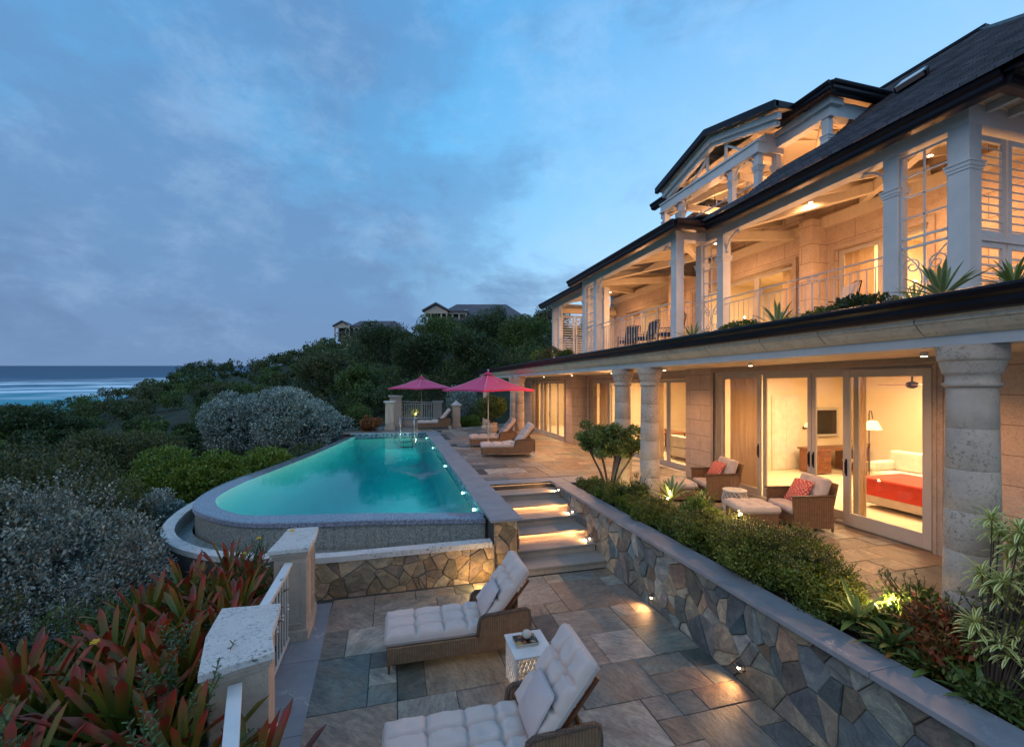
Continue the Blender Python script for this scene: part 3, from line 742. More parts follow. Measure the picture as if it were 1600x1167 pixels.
# coping on the terrace side and far end
mb = MB()
for a, b2 in ((8.58,10.1),(10.106,11.7),(11.706,13.9),(13.906,16),(16.006,18.2),(18.206,20.4),(20.406,22.6),(22.606,24.6),(24.606,26.38)): mb.box(1.875, 2.52, a, b2, -.05, .006)
for a, b2 in ((-2.2,-.9),(-.894,.5),(.506,1.87)): mb.box(a, b2, 25.86, 26.38, -.05, .006)
mb.build('coping', M['coping'], pool, bevel=.006)
mb = MB(); mb.box(1.91, 2.49, 9.3, 26.2, -2.3, -.051); mb.box(-2.2, 1.9, 25.91, 26.3, -2.3, -.051); mb.build('side_wall', M['grout'], pool)
# stone front below the trough + pier
wf = empty('trough_front_wall', (0, 8.5, LZ), 'warm lit stone wall of tan crazy paving under the pool trough', 'stone wall')
mb = MB(); mb.box(-2.3, 1.93, 8.62, 8.8, -2.2, RZ-.06); mb.build('wall_core', M['grout'], wf)
mb = MB(); rubble_wall(mb, (-2.25, 8.61), (1,0), 4.2, LZ-.02, RZ-.065, (0,-1), .25, PALW, 21, .05); mb.build('stone_facing', M['rubble'], wf)
pr = empty('pool_corner_pier', (2.2, 8.7, LZ), 'short stone pier under the pool coping beside the steps', 'stone pier')
mb = MB(); mb.box(1.96, 2.44, 8.7, 9.25, -1.3, -.052); mb.box(2.4, 2.49, 9.2, 11.7, -1.3, -.055); mb.build('pier_core', M['grout'], pr)
mb = MB(); rubble_wall(mb, (1.96, 8.69), (1,0), .48, LZ, -.053, (0,-1), .22, PALW, 8, .045); rubble_wall(mb, (2.46, 8.7), (0,1), 3.0, LZ, -.053, (1,0), .24, PALW, 9, .035)
mb.build('stone_facing', M['rubble'], pr)
# submerged lamps on the long wall
for k, y in enumerate((25.2, 21.2, 16.3, 12.1, 10.4)):
    l = empty('pool_lamp', (1.865, y, -.27), ('small underwater lamp at the far end of the pool wall','second small underwater lamp from the far end of the pool wall','middle underwater lamp on the long pool wall','second underwater lamp from the near end of the pool wall','underwater lamp nearest the steps on the pool wall')[k], 'pool lamp', 'underwater lamps along the pool wall')
    mb = MB(); mb.sphere((1.86, y, -.27), .035, 10, 6); mb.build('lens', M['lampp'], l, smooth=True)
    mb = MB()
    for q in range(12):
        a = q/12*2*PI; a2 = (q+1)/12*2*PI
        mb.beam((1.868,y+.05*math.cos(a),-.27+.05*math.sin(a)), (1.868,y+.05*math.cos(a2),-.27+.05*math.sin(a2)), .01, .014)
    mb.build('ring', M['steel'], l)
PC = (1,.90,.74)
for y in (24.8,22.6,20.6,18.8,17.2,15.6,14.1,12.7,11.4,10.4): lamp('SPOT', 'pool_light', (1.80, y, -.30), 165, PC, .03, (-4, y, -.30), 160, 1)
lamp('AREA', 'pool_light', (.2, 9.98, -.42), 22, PC, 3.0, (.2, 16, -1.2), sy=.2)
lamp('AREA', 'pool_light', (0.2, 25.6, -.5), 12, PC, 1.2, (-.5, 18, -1.0), sy=.3)
# ladder
ld = empty('pool_ladder', (.85, 26.2, 0), 'two stainless steel grab rails at the far end of the pool', 'pool ladder')
for x in (.45, 1.22):
    mb = MB(); pts = spline([(x,26.6,.0),(x,26.6,.5),(x,26.45,.82),(x,26.1,.85),(x,25.75,.55),(x,25.7,-.1),(x,25.72,-.9)], 5); mb.tube(pts, .028, 8); mb.build('grab_rail', M['steel'], ld, smooth=True)
mb = MB(); mb.box(.45, 1.22, 25.62, 25.78, -.5, -.46); mb.box(.45, 1.22, 25.62, 25.78, -.8, -.76); mb.build('step', M['steel'], ld)

# ------------------------------------------------------------------ lower balustrade
def pillar_cap(o, poly, z, th=.07):
    mb = MB(); cx = sum(p[0] for p in poly)/len(poly); cy = sum(p[1] for p in poly)/len(poly)
    mb.prism([(x,y,z-th) for x, y in poly], (0,0,th)); cap = mb.build('cap', M['capst'], o, bevel=.01)
    mb = MB(); sh = lambda k: [(cx+(x-cx)*k, cy+(y-cy)*k) for x, y in poly]
    mb.prism([(x,y,z-th-.05) for x, y in sh(.93)], (0,0,.049)); mb.prism([(x,y,z-th-.10) for x, y in sh(.86)], (0,0,.049))
    mb.prism([(x,y,LZ+.16) for x, y in sh(.80)], (0,0,z-th-.101-LZ-.16)); mb.prism([(x,y,LZ-1) for x, y in sh(.9)], (0,0,1.159))
    mb.build('shaft', M['pillar'], o, bevel=.006)
    mb = MB()
    pl = sh(.803); n = len(pl)
    for i in range(n):
        a = Vector((*pl[i],0)); b = Vector((*pl[(i+1) % n],0)); L = (b-a).length
        if L < .3: continue
        d = (b-a)/L; p = a+d*.07; q = b-d*.07; z0, z1 = LZ+.24, z-th-.18
        for u_, v_ in (((p.x,p.y,z0),(q.x,q.y,z0)),((p.x,p.y,z1),(q.x,q.y,z1)),((p.x,p.y,z0),(p.x,p.y,z1)),((q.x,q.y,z0),(q.x,q.y,z1))): mb.beam(u_, v_, .022, .022)
    mb.build('panel_moulding', M['pillar'], o)
p1 = empty('terrace_pillar', (-1.4,4.9,LZ), 'angled stone pillar with a concave white cap in the near corner', 'pillar', 'balustrade pillars of the lower terrace')
pillar_cap(p1, [(-1.55,4.25),(-1.30,4.36),(-1.02,4.46),(-1.12,4.8),(-1.14,5.1),(-1.18,5.44),(-1.77,5.48),(-1.72,4.9)], .25)
p2 = empty('terrace_pillar', (-1.45,7.7,LZ), 'square stone pillar with a white cap against the pool trough', 'pillar', 'balustrade pillars of the lower terrace')
pillar_cap(p2, [(-1.74,7.18),(-1.18,7.2),(-1.17,7.75),(-1.2,8.22),(-1.68,8.24),(-1.70,7.7)], .25)
def balustrade(name, a, b, label, zr=.05, n=7):
    o = empty(name, ((a[0]+b[0])/2, (a[1]+b[1])/2, LZ), label, 'railing', 'white iron railings of the lower terrace')
    A = Vector((*a,0)); B = Vector((*b,0)); d = (B-A).normalized()
    mb = MB(); mb.beam((a[0],a[1],zr-.02), (b[0],b[1],zr-.02), .11, .045); mb.build('handrail', M['white'], o, bevel=.008)
    mb = MB(); mb.beam((a[0],a[1],zr-.12), (b[0],b[1],zr-.12), .03, .02); mb.build('upper_rail', M['iron'], o); mb = MB(); mb.beam((a[0],a[1],LZ+.1), (b[0],b[1],LZ+.1), .03, .03); mb.build('lower_rail', M['iron'], o)
    mb = MB()
    for k in range(n):
        p = A+(B-A)*((k+.5)/n); mb.cyl(p.x, p.y, LZ+.1, zr-.12, .009, 6)
        if k % 2 == 0: mb.lathe(p.x, p.y, [(.009,-.62),(.024,-.6),(.012,-.57),(.024,-.54),(.009,-.51)], 8, False)
    mb.build('balusters', M['iron'], o)
    return o
balustrade('iron_railing', (-1.46,5.5), (-1.46,7.2), 'white railing between the two stone pillars by the pool', n=11)
balustrade('iron_railing', (-1.32,4.4), (-.85,2.6), 'white railing running out of frame below the near pillar', n=12)

# ------------------------------------------------------------------ recessed lamps
def step_lamp(x, y, z, label, W=10, to=(-1,0,-.7)):
    o = empty('wall_lamp', (x, y, z), label, 'wall lamp', 'small recessed lamps in the planter wall')
    mb = MB(); mb.sphere((x-.012, y, z), .02, 10, 6); mb.build('lens', M['lamps'], o, smooth=True)
    mb = MB(); mb.beam((x-.01,y-.045,z+.04), (x-.01,y+.045,z+.04), .07, .014); mb.build('hood', M['steel'], o); mb = MB(); mb.beam((x+.01,y-.04,z-.04), (x+.01,y+.04,z-.04), .03, .012); mb.build('sill', M['steel'], o)
    lamp('SPOT', 'wall_spot', (x-.09, y, z), W, (1,.50,.19), .02, (x+to[0], y+to[1], z+to[2]), 150, .8)
for (y, z, lb) in ((11.25,-.14,'recessed lamp beside the top step'),(10.3,-.47,'recessed lamp beside the middle of the steps'),(9.3,-.80,'recessed lamp beside the lower steps'),(6.82,-1.0,'recessed lamp low in the wall near the foot of the steps'),(4.81,-.98,'recessed lamp low in the wall nearest the camera')):
    step_lamp(4.322, y, z, lb, 45 if y > 9 else 13, (-1,.1,-.22) if y > 9 else (-1,0,-.55))
lamp('POINT', 'pier_glow', (1.62, 8.25, -.95), 15, (1,.66,.26), .05)
M['bchairdark'] = surf('navy_cushion', (.03,.035,.055), None, 4, .8)
# ------------------------------------------------------------------ villa
vl = empty('villa', (9, 14, 0), 'large two storey coral stone villa with colonnade, lit balconies and slate roof', 'villa')
# columns
def column(y, x=5.65):
    o = MB(); pr = []
    zt = 3.05; z0 = .17; H = 2.62; nd_ = 6
    for k in range(nd_):
        za = z0+(zt-.42-z0)*k/nd_; zb = z0+(zt-.42-z0)*(k+1)/nd_
        ra = .225-.035*k/nd_; rb = .225-.035*(k+1)/nd_
        pr += [(ra-.006, za), (ra, za+.008), (rb, zb-.008), (rb-.006, zb)]
    o.lathe(x, y, pr, 36); sh = o.build('column', M['column'], vl, smooth=False)
    for p in sh.data.polygons: p.use_smooth = abs(p.normal.z) < .25
    m2 = MB(); m2.lathe(x, y, [(.19,zt-.42),(.215,zt-.41),(.225,zt-.385),(.20,zt-.365),(.20,zt-.30),(.215,zt-.285),(.225,zt-.275),(.225,zt-.255),(.235,zt-.22),(.25,zt-.17),(.252,zt-.155),(.262,zt-.15),(.265,zt-.12),(.265,zt)], 36)
    c = m2.build('capital', M['column'], sh, smooth=False)
    for p in c.data.polygons: p.use_smooth = abs(p.normal.z) < .8
    m3 = MB(); m3.lathe(x, y, [(.31,.0),(.31,.06),(.30,.075),(.31,.10),(.29,.135),(.25,.15),(.24,.17),(.22,.175)], 36); b = m3.build('base', M['column'], sh, smooth=False)
    for p in b.data.polygons: p.use_smooth = abs(p.normal.z) < .95
for y in (3.16, 9.0, 10.23, 19.7, 20.65, 27.2): column(y)

# ground floor walls
def wall(x0, x1, y0, y1, z0, z1, holes=(), name='exterior_wall', mat=None, par=None):
    """wall slab between x0..x1 running along y with rectangular holes (ya,yb,za,zb)"""
    mb = MB(); y = y0
    for ya, yb, za, zb in sorted(holes):
        if ya > y+.001: mb.box(x0, x1, y, ya, z0, z1)
        if za > z0+.001: mb.box(x0, x1, ya, yb, z0, za)
        if zb < z1-.001: mb.box(x0, x1, ya, yb, zb, z1)
        y = yb
    if y < y1-.001: mb.box(x0, x1, y, y1, z0, z1)
    return mb.build(name, mat or M['stonewall'], par or vl)
wall(8.28, 8.62, .6, 11.3, -.02, 3.12, [(5.1,10.1,-.1,2.98)])
wall(8.60, 8.94, 11.3, 18.9, -.02, 3.12, [(11.45,18.5,-.1,2.84)])
wall(7.90, 8.24, 18.9, 28.2, -.02, 3.12, [(19.8,24.7,-.1,2.84)])
for _a in ((8.24, 8.94, 18.9, 19.1),(7.9, 14, 28.2, 28.5)): mb = MB(); mb.box(*_a, -.02, 3.12); mb.build('exterior_wall', M['stonewall'], vl)
# surrounds (stone architraves) around the openings
for x, y0, y1, z in ((8.28,5.1,10.1,2.98),(8.60,11.45,18.5,2.84),(7.90,19.8,24.7,2.84)):
    mb = MB()
    for k, (w_, d_) in enumerate(((.12,.03),(.05,.05))):
        mb.box(x-d_, x, y0-w_, y0, 0, z+w_); mb.box(x-d_, x, y1, y1+w_, 0, z+w_); mb.box(x-d_, x, y0+.001, y1-.001, z, z+w_)
    mb.build('door_surround', M['pillar'], vl)
def panel(x, y0, y1, z0, z1, st=.09, bot=.16, handle=None, mull=None, name='sliding_door', mat=None, par=None, th=.05):
    mt = mat or M['frame']
    mb = MB(); mb.box(x, x+th, y0, y0+st, z0, z1); mb.box(x, x+th, y1-st, y1, z0, z1); mb.box(x+.001, x+th-.001, y0+st, y1-st, z0, z0+bot); mb.box(x+.001, x+th-.001, y0+st, y1-st, z1-st, z1)
    o = mb.build(name, mt, par or vl, bevel=.004, segs=1)
    g = MB(); g.box(x+.02, x+.026, y0+st-.01, y1-st+.01, z0+bot-.01, z1-st+.01); g.build('pane', M['glass'], o)
    if handle:
        h = MB(); hy = y0+st*.5 if handle == 'r' else y1-st*.5; h.tube([(x-.005,hy,1.0),(x-.035,hy,1.0),(x-.035,hy,1.22),(x-.005,hy,1.22)], .008, 6); h.box(x-.004, x, hy-.018, hy+.018, .95, 1.27); h.build('handle', M['bronze'], o)
    return o
mb = MB(); mb.box(8.30, 8.58, 5.14, 10.06, .0, .05); mb.box(8.31,8.57,5.101,5.15,.05,2.978); mb.box(8.31,8.57,10.05,10.099,.05,2.978); mb.box(8.31,8.57,5.15,10.05,2.90,2.978); mb.build('door_track', M['frame'], vl)
panel(8.36, 8.66, 9.95, .055, 2.90, handle='r')
panel(8.44, 7.40, 8.66, .055, 2.90, handle='r')
panel(8.44, 6.42, 7.39, .055, 2.90, handle='l')
panel(8.24, 5.12, 6.56, .035, 2.93, st=.13, bot=.24, handle='l')
mb = MB(); mb.box(8.62, 8.90, 11.46, 18.49, .0, .05); mb.build('door_track', M['frame'], vl)
ys = [11.46, 12.75, 14.1, 15.5, 16.9, 18.48]
for a, b in zip(ys, ys[1:]): panel(8.68, a, b, .055, 2.83, bot=.14)
mb = MB(); mb.box(7.92, 8.20, 19.81, 24.69, .0, .05); mb.build('door_track', M['frame'], vl)
for a, b, dx in ((19.82,21.0,0),(21.0,22.2,.06),(22.2,23.4,.06),(23.4,24.68,0)): panel(7.96+dx, a, b, .055, 2.83, bot=.14, handle='l' if 21 <= a < 22 else None)

# colonnade entablature
mb = MB(); mb.box(5.50, 5.82, .6, 27.6, 3.052, 3.16); mb.box(5.82, 8.3, 27.35, 27.6, 3.052, 3.16); mb.build('lintel_beam', M['white'], vl)
mb = MB(); mb.box(5.821, 8.7, .6, 27.34, 3.105, 3.14); mb.build('colonnade_ceiling', M['ceilw'], vl)
prof = [(5.47,3.161),(5.44,3.175),(5.40,3.20),(5.345,3.25),(5.325,3.275),(5.33,3.28),(5.30,3.285),(5.30,3.335),(5.27,3.34),(5.8,3.34),(5.8,3.161)]
mb = MB(); y = .6
rg = random.Random(2)
while y < 27.55:
    L = min(rg.choice((.95,1.1,1.2)), 27.6-y); mb.prism([(x,y+.008,z) for x, z in prof], (0,L-.016,0)); y += L
co_ = mb.build('cornice', M['cornice'], vl)
mb = MB(); mb.box(5.48, 5.79, .6, 27.58, 3.165, 3.335); mb.build('cornice_backing', M['grout'], vl)
gp = [(0,0),(-.03,.01),(-.055,.05),(-.06,.10),(-.10,.13),(-.115,.175),(-.11,.20),(-.10,.205),(.12,.205),(.12,0)]
def gutter(p, q, z, nrm, sc_=1, par=None, name='gutter'):
    """profile swept from p to q (x,y); nrm points outward"""
    mb = MB(); mb.prism([(p[0]-nrm[0]*a*sc_, p[1]-nrm[1]*a*sc_, z+b*sc_) for a, b in gp], (q[0]-p[0], q[1]-p[1], 0)); return mb.build(name, M['bronze'], par or vl)
gutter((5.22,.6), (5.22,27.7), 3.341, (-1,0), 1.0)
mb = MB(); mb.box(5.12, 9.75, 27.6, 27.75, 3.341, 3.54); mb.build('gutter', M['bronze'], vl)
mb = MB(); mb.box(5.25, 9.7, .6, 27.6, 3.36, 3.50); mb.build('balcony_floor', M['pillar'], vl)

# rooms
mb = MB(); mb.box(8.5, 14.2, .6, 28.2, -.1, .02); mb.build('room_floor', M['cream'], vl)
mb = MB(); mb.box(8.625, 14.2, .6, 28.2, 3.0, 3.05); mb.build('room_ceiling', M['cream'], vl)
mb = MB(); mb.box(14.2, 14.4, .6, 28.2, 0, 3.3)
mb.box(8.65, 14.2, 2.0, 2.2, .02, 3.0); mb.box(8.96, 14.2, 11.32, 11.44, .02, 3.0); mb.box(8.96, 14.2, 18.95, 19.15, .02, 3.0); mb.box(8.25, 14.2, 27.9, 28.1, .02, 3.0); mb.box(11.0,14.2,23.9,24.0,.02,3.0)
mb.build('interior_wall', M['cream'], vl)
mb = MB(); mb.box(11.35, 12.4, 11.27, 11.318, .02, 2.35); mb.box(11.4, 11.87, 11.25, 11.27, .06, 2.28); mb.box(11.88, 12.35, 11.25, 11.27, .06, 2.28); mb.build('interior_door', M['linen'], vl, bevel=.004)
def curtain(x, y0, y1, z0, z1, seed, name='curtain'):
    n = int((y1-y0)/.015); V = []; F = []; rg = random.Random(seed); ph = rg.random()*6
    for j in (z0, z1):
        for i in range(n+1):
            y = y0+(y1-y0)*i/n; V.append((x+.05*math.sin(y*30+ph+.9*math.sin(y*9))+.01*math.sin(y*90), y, j))
    for i in range(n): F.append((i, i+1, n+2+i, n+1+i))
    o = mesh_np(name, V, F, M['curtain'], vl, smooth=True); s = o.modifiers.new('th', 'SOLIDIFY'); s.thickness = .004; return o
for x, a, b, s in ((8.72,8.95,9.98,1),(9.05,17.3,18.4,2),(9.05,13.6,13.95,3),(8.35,23.6,24.6,4),(8.35,19.9,20.4,5),(8.72,6.45,6.7,6)): curtain(x, a, b, .04, 2.95, s)

# ------------------------------------------------------------------ upper storey
UZ = 3.5; XW = 9.7
wall(XW, XW+.3, 3.9, 18.7, UZ, 7.6, [(6.05,7.9,UZ,5.7),(8.98,12.85,UZ,5.72),(14.1,17.2,UZ,5.72)], 'upper_wall')
for _y in (8.1, 13.25): mb = MB(); mb.box(9.25, XW, _y, _y+.32, UZ, 6.45); mb.build('wall_pier', M['stonewall'], vl)
mb = MB()
for y0, y1, z in ((6.05,7.9,5.7),(8.98,12.85,5.72),(14.1,17.2,5.72)):
    mb.box(XW-.05, XW, y0-.1, y0, UZ, z+.1); mb.box(XW-.05, XW, y1, y1+.1, UZ, z+.1); mb.box(XW-.052, XW, y0+.001, y1-.001, z, z+.1)
mb.build('upper_door_surround', M['pillar'], vl)
for a, b in ((6.07,6.95),(6.95,7.88),(9.0,10.25),(10.25,11.55),(11.55,12.83),(14.12,15.1),(15.1,16.2),(16.2,17.18)): panel(XW+.08, a, b, UZ+.01, 5.68, bot=.12, name='balcony_door')
mb = MB(); mb.box(XW+.3, 13, 3.9, 18.7, UZ, UZ+.02); mb.box(13, 13.2, 3.9, 18.7, UZ, 6.3); mb.box(XW+.3, 13, 3.9, 18.7, 6.2, 6.3); mb.box(XW+.3, 13, 8.1, 8.3, UZ, 6.2); mb.box(XW+.3, 13, 13.3, 13.5, UZ, 6.2); mb.box(XW+.3, 13.2, 3.7, 3.9, UZ, 6.3); mb.box(XW+.3, 13.2, 18.7, 18.9, UZ, 6.3)
mb.build('upper_room', M['cream'], vl)
for x, a, b, s in ((9.92,9.05,9.5,7),(9.92,12.3,12.8,8),(9.92,14.2,15.0,9),(9.92,16.4,17.1,10),(9.92,7.2,7.85,11)): curtain(x, a, b, UZ+.02, 5.75, s)

def post(x, y, z1, w_=.2, z0=UZ, zc=None, par=None):
    mb = MB(); h = w_/2; mb.box(x-h, x+h, y-h, y+h, z0, z1)
    o = mb.build('balcony_post', M['white'], par or vl, bevel=.004, segs=1)
    zc = zc or z1-.62*(z1-z0)/2.5*1.3
    m2 = MB(); m2.box(x-h-.022, x+h+.022, y-h-.022, y+h+.022, zc, zc+.05); m2.box(x-h-.012, x+h+.012, y-h-.012, y+h+.012, zc-.04, zc)
    m2.box(x-h-.035, x+h+.035, y-h-.035, y+h+.035, zc+.05, zc+.07); m2.build('post_capital', M['white'], o)
    m2 = MB(); m2.box(x-h-.02, x+h+.02, y-h-.02, y+h+.02, z0, z0+.2); m2.build('post_foot', M['white'], o, bevel=.004, segs=1)
    return o
ZB = 5.95; ZP = 5.42
R1 = [(7.12,4.06),(7.12,4.88),(7.1,8.37),(7.1,9.08)]
for i, (x, y) in enumerate(R1): post(x, y, ZB, .23 if i == 0 else .2, zc=ZP)
L1_ = [(6.3,8.9),(6.3,13.0),(6.3,13.85),(7.0,13.85)]
for x, y in L1_: post(x, y, ZB-.0, .2, zc=ZP)
F1 = [(6.85,14.6),(6.85,17.7),(6.85,18.35),(8.3,18.4),(9.6,18.4)]
for x, y in F1: post(x, y, ZB, .18, zc=ZP)
# white beams on the posts
mb = MB(); mb.box(7.0, 7.2, 3.945, 9.0, ZB+.001, ZB+.26); mb.box(7.201, 12, 3.945, 4.17, ZB+.001, ZB+.26)
mb.box(6.2, 6.4, 8.8, 14.0, ZB+.002, ZB+.262); mb.box(6.401, 7.2, 8.8, 9.0, ZB+.003, ZB+.255); mb.box(6.401, 6.9, 13.8, 14.0, ZB+.002, ZB+.26)
mb.box(6.76, 6.94, 14.0, 18.45, ZB+.004, ZB+.25); mb.box(6.94, 9.7, 18.3, 18.48, ZB+.004, ZB+.25); mb.build('eaves_beam', M['white'], vl)
# eaves gutters
ZG = 6.02
gutter((6.66,3.42), (6.66,8.42), ZG, (-1,0), .95)
gutter((6.66,3.42), (12,3.42), ZG+.002, (0,-1), .95)
gutter((5.88,8.36), (5.88,14.35), ZG, (-1,0), .95)
gutter((5.88,8.38), (6.72,8.38), ZG+.002, (0,-1), .95)
gutter((6.36,14.3), (6.36,18.8), ZG, (-1,0), .95)
gutter((6.70,1.4), (6.70,3.32), ZG+.10, (-1,0), .95)
# soffit boards + rafter tails
mb = MB(); mb.box(6.70, 7.2, 3.46, 8.8, 6.225, 6.25); mb.box(7.2, 12, 3.46, 3.945, 6.225, 6.25); mb.box(5.92, 6.42, 8.45, 14.3, 6.225, 6.25); mb.box(6.42, 7.2, 8.45, 8.8, 6.226, 6.251); mb.box(6.4, 6.95, 14.3, 18.7, 6.225, 6.25); mb.build('soffit', M['ceilw'], vl)
def tail(*bx): q = MB(); q.box(*bx); q.build('rafter_tail', M['white'], vl)
y = 3.7
while y < 8.2: tail(6.72, 6.999, y, y+.07, 6.12, 6.22); y += .52
y = 8.7
while y < 14.2: tail(5.94, 6.199, y, y+.07, 6.12, 6.22); y += .5
y = 14.5
while y < 18.7: tail(6.42, 6.759, y, y+.07, 6.12, 6.22); y += .5
x = 7.3
while x < 11.5: tail(x, x+.07, 3.48, 3.944, 6.12, 6.22); x += .42
mb = MB(); mb.box(6.60, 7.5, 1.4, 3.41, 6.14, 6.255); mb.box(6.64, 6.9, 3.411, 3.7, 6.20, 6.28); mb.build('soffit', M['bronze'], vl)
# sloped balcony ceiling with rafters
def ceil_plane(x0, x1, y0, y1, z0, s, step=.62, nm='balcony_ceiling'):
    mb = MB(); z1 = z0+(x1-x0)*s
    mb.prism([(x0,y0,z0),(x1,y0,z1),(x1,y0,z1+.03),(x0,y0,z0+.03)], (0,y1-y0,0)); o = mb.build(nm, M['ceilw'], vl)
    mb = MB(); y = y0+.15
    while y < y1-.1: mb.beam((x0,y,z0-.07), (x1,y,z1-.07), .07, .138); y += step
    mb.build('rafters', M['ceilw'], o); return o
ceil_plane(7.2, 9.7, 4.17, 8.6, 6.25, .26)
ceil_plane(6.4, 9.7, 8.6, 14.0, 6.25, .20)
ceil_plane(6.94, 9.7, 14.0, 18.3, 6.23, .2)
mb = MB()
for p, q in (((7.15,8.9,6.12),(9.6,8.9,6.35)),((6.45,9.1,6.15),(9.5,12.2,6.6)),((6.45,13.7,6.12),(9.5,10.9,6.6)),((6.4,13.9,6.1),(9.6,13.9,6.4)),((7.2,4.3,6.12),(9.6,7.2,6.6)),((7.2,8.3,6.12),(9.6,6.0,6.6)),((7.0,14.3,6.1),(9.6,16.5,6.5))): mb.beam(p, q, .13, .2)
mb.box(9.55, 9.699, 4.2, 18.3, 6.28, 6.5); mb.box(7.0, 9.6, 17.95, 18.1, 5.75, 5.95); mb.build('ceiling_beams', M['ceilw'], vl)
# arched brackets on posts
def bracket(mb, x, y, z, d, s=.36):
    arc = [(x, y+d*(.10+s*(1-math.cos(a))), z-.02-s*(1-math.sin(a))) for a in [PI/2*k/9 for k in range(10)]]
    mb.tube(arc, .022, 6); mb.sphere((x, y+d*(.1+s), z-.05), .03, 8, 6); mb.sphere((x, y+d*.12, z-.02-s), .03, 8, 6)
mb = MB()
for x, y, d in ((7.1,8.37,-1),(7.12,4.88,1),(6.3,8.9,1),(6.3,13.0,-1),(6.85,17.7,-1),(6.85,14.6,1)): mb = MB(); bracket(mb, x, y, ZB, d); mb.build('arch_bracket', M['white'], vl)

# railings
def scroll(mb, c, r, plane, flip=1, turns=1.35, th=.008, start=0):
    pts = []
    for k in range(26):
        t = k/25; a = start+flip*turns*2*PI*t; rr = r*(1-.8*t)
        u = rr*math.cos(a); w_ = rr*math.sin(a)
        pts.append((c[0]+plane[0]*u, c[1]+plane[1]*u, c[2]+w_))
    mb.tube(pts, th, 5)
def railing(a, b, z0=UZ, h=1.05, step=.13, name='balcony_railing', orn=True, par=None):
    A = Vector((*a,z0)); B = Vector((*b,z0)); L = (B-A).length; d = (B-A)/L
    mb = MB(); mb.beam(A+Vector((0,0,h)), B+Vector((0,0,h)), .035, .02); mb.beam(A+Vector((0,0,h-.12)), B+Vector((0,0,h-.12)), .02, .014); mb.beam(A+Vector((0,0,.1)), B+Vector((0,0,.1)), .025, .02)
    o = mb.build(name, M['iron'], par or vl)
    mb = MB(); n = int(L/step); pos = set()
    for k in range(1, n):
        p = A+d*(L*k/n); big = orn and k % 9 == 0
        mb.cyl(p.x, p.y, z0+.1, z0+h-.12, .016 if big else .008, 6)
        if k % 2 and not big: mb.lathe(p.x, p.y, [(.008,z0+.42),(.018,z0+.45),(.011,z0+.49),(.018,z0+.53),(.008,z0+.56)], 6, False)
        if big:
            for f in (1,-1): scroll(mb, (p.x+d.x*f*.06, p.y+d.y*f*.06, z0+h-.06), .05, (d.x*f,d.y*f), 1)
    mb.build('balusters', M['iron'], o); return o
railing((7.06,4.98), (7.06,8.27)); railing((6.28,9.0), (6.28,12.9)); railing((6.8,14.7), (6.8,17.6)); railing((6.38,8.86), (7.0,8.86), orn=False); railing((6.28,13.1),(6.28,13.75), orn=False); railing((6.85,14.05),(6.85,14.5),orn=False); railing((6.9,18.42),(9.5,18.42),orn=False)
# lattice panels with scroll work
def lattice(x, y0, y1):
    o = MB(); z1 = ZB-.06; zm = 4.72; g = .03
    for a, b in (((x,y0,UZ+.08),(x,y1,UZ+.08)),((x,y0,z1),(x,y1,z1)),((x,y0,UZ+.08),(x,y0,z1)),((x,y1,UZ+.08),(x,y1,z1)),((x,y0,zm),(x,y1,zm)),((x,y0,zm-.13),(x,y1,zm-.13))): o.beam(a, b, g, g)
    ym = (y0+y1)/2; o.beam((x,ym,UZ+.08), (x,ym,z1), .02, .02)
    for k in range(1, 4): z = zm+(z1-zm)*k/4; o.beam((x,y0,z), (x,y1,z), .02, .02)
    f = o.build('lattice_panel', M['white'], vl)
    m2 = MB(); hw = (y1-y0)/2
    for s in (-1, 1):
        for zc, fl in ((4.32,1),(3.98,-1),(3.82,1)):
            scroll(m2, (x-.005, ym+s*hw*.52, zc), min(.12, hw*.42), (0,s), fl, th=.009)
        arc = [(x-.005, ym+s*hw*(1-.9*math.sin(PI*k/12)), 3.7+.85*k/12) for k in range(13)]; m2.tube(arc, .009, 5)
    m2.build('scroll_work', M['iron'], f)
lattice(7.08, 4.20, 4.76); lattice(7.08, 8.49, 8.97); lattice(6.3, 13.12, 13.73)
# louvred end walls
def louvre(x0, x1, y, z0, z1, mat=None, ang=-1):
    mb = MB(); g = .07
    for a, b, c_, d_ in ((x0,x0+g,z0,z1),(x1-g,x1,z0,z1),(x0+g,x1-g,z0,z0+g),(x0+g,x1-g,z1-g,z1)): mb.box(a, b, y-.02, y+.025, c_, d_)
    o = mb.build('louvre_shutter', M['white'], vl, bevel=.003, segs=1)
    mb = MB(); z = z0+g+.03
    while z < z1-g-.02: mb.beam((x0+g, y, z), (x1-g, y, z), .058, .012, up=(0,.9*ang,1)); z += .105
    mb.build('slats', M['white'], o)
for a, b in ((7.28,7.86),(7.90,8.48),(8.52,9.1),(9.14,9.7)):
    louvre(a, b, 4.05, UZ+.1, 4.52); louvre(a, b, 4.05, 4.60, ZB-.05)
mb = MB(); mb.box(7.24, 9.7, 4.0, 4.1, 4.521, 4.599); mb.box(7.24,7.279,4.0,4.1,UZ,4.52); mb.box(7.24,7.279,4.0,4.1,4.6,ZB); mb.build('louvre_rail', M['white'], vl)
for a, b in ((7.0,7.75),(7.8,8.5),(8.55,9.5)): louvre(a, b, 18.28, UZ+.1, 5.7)

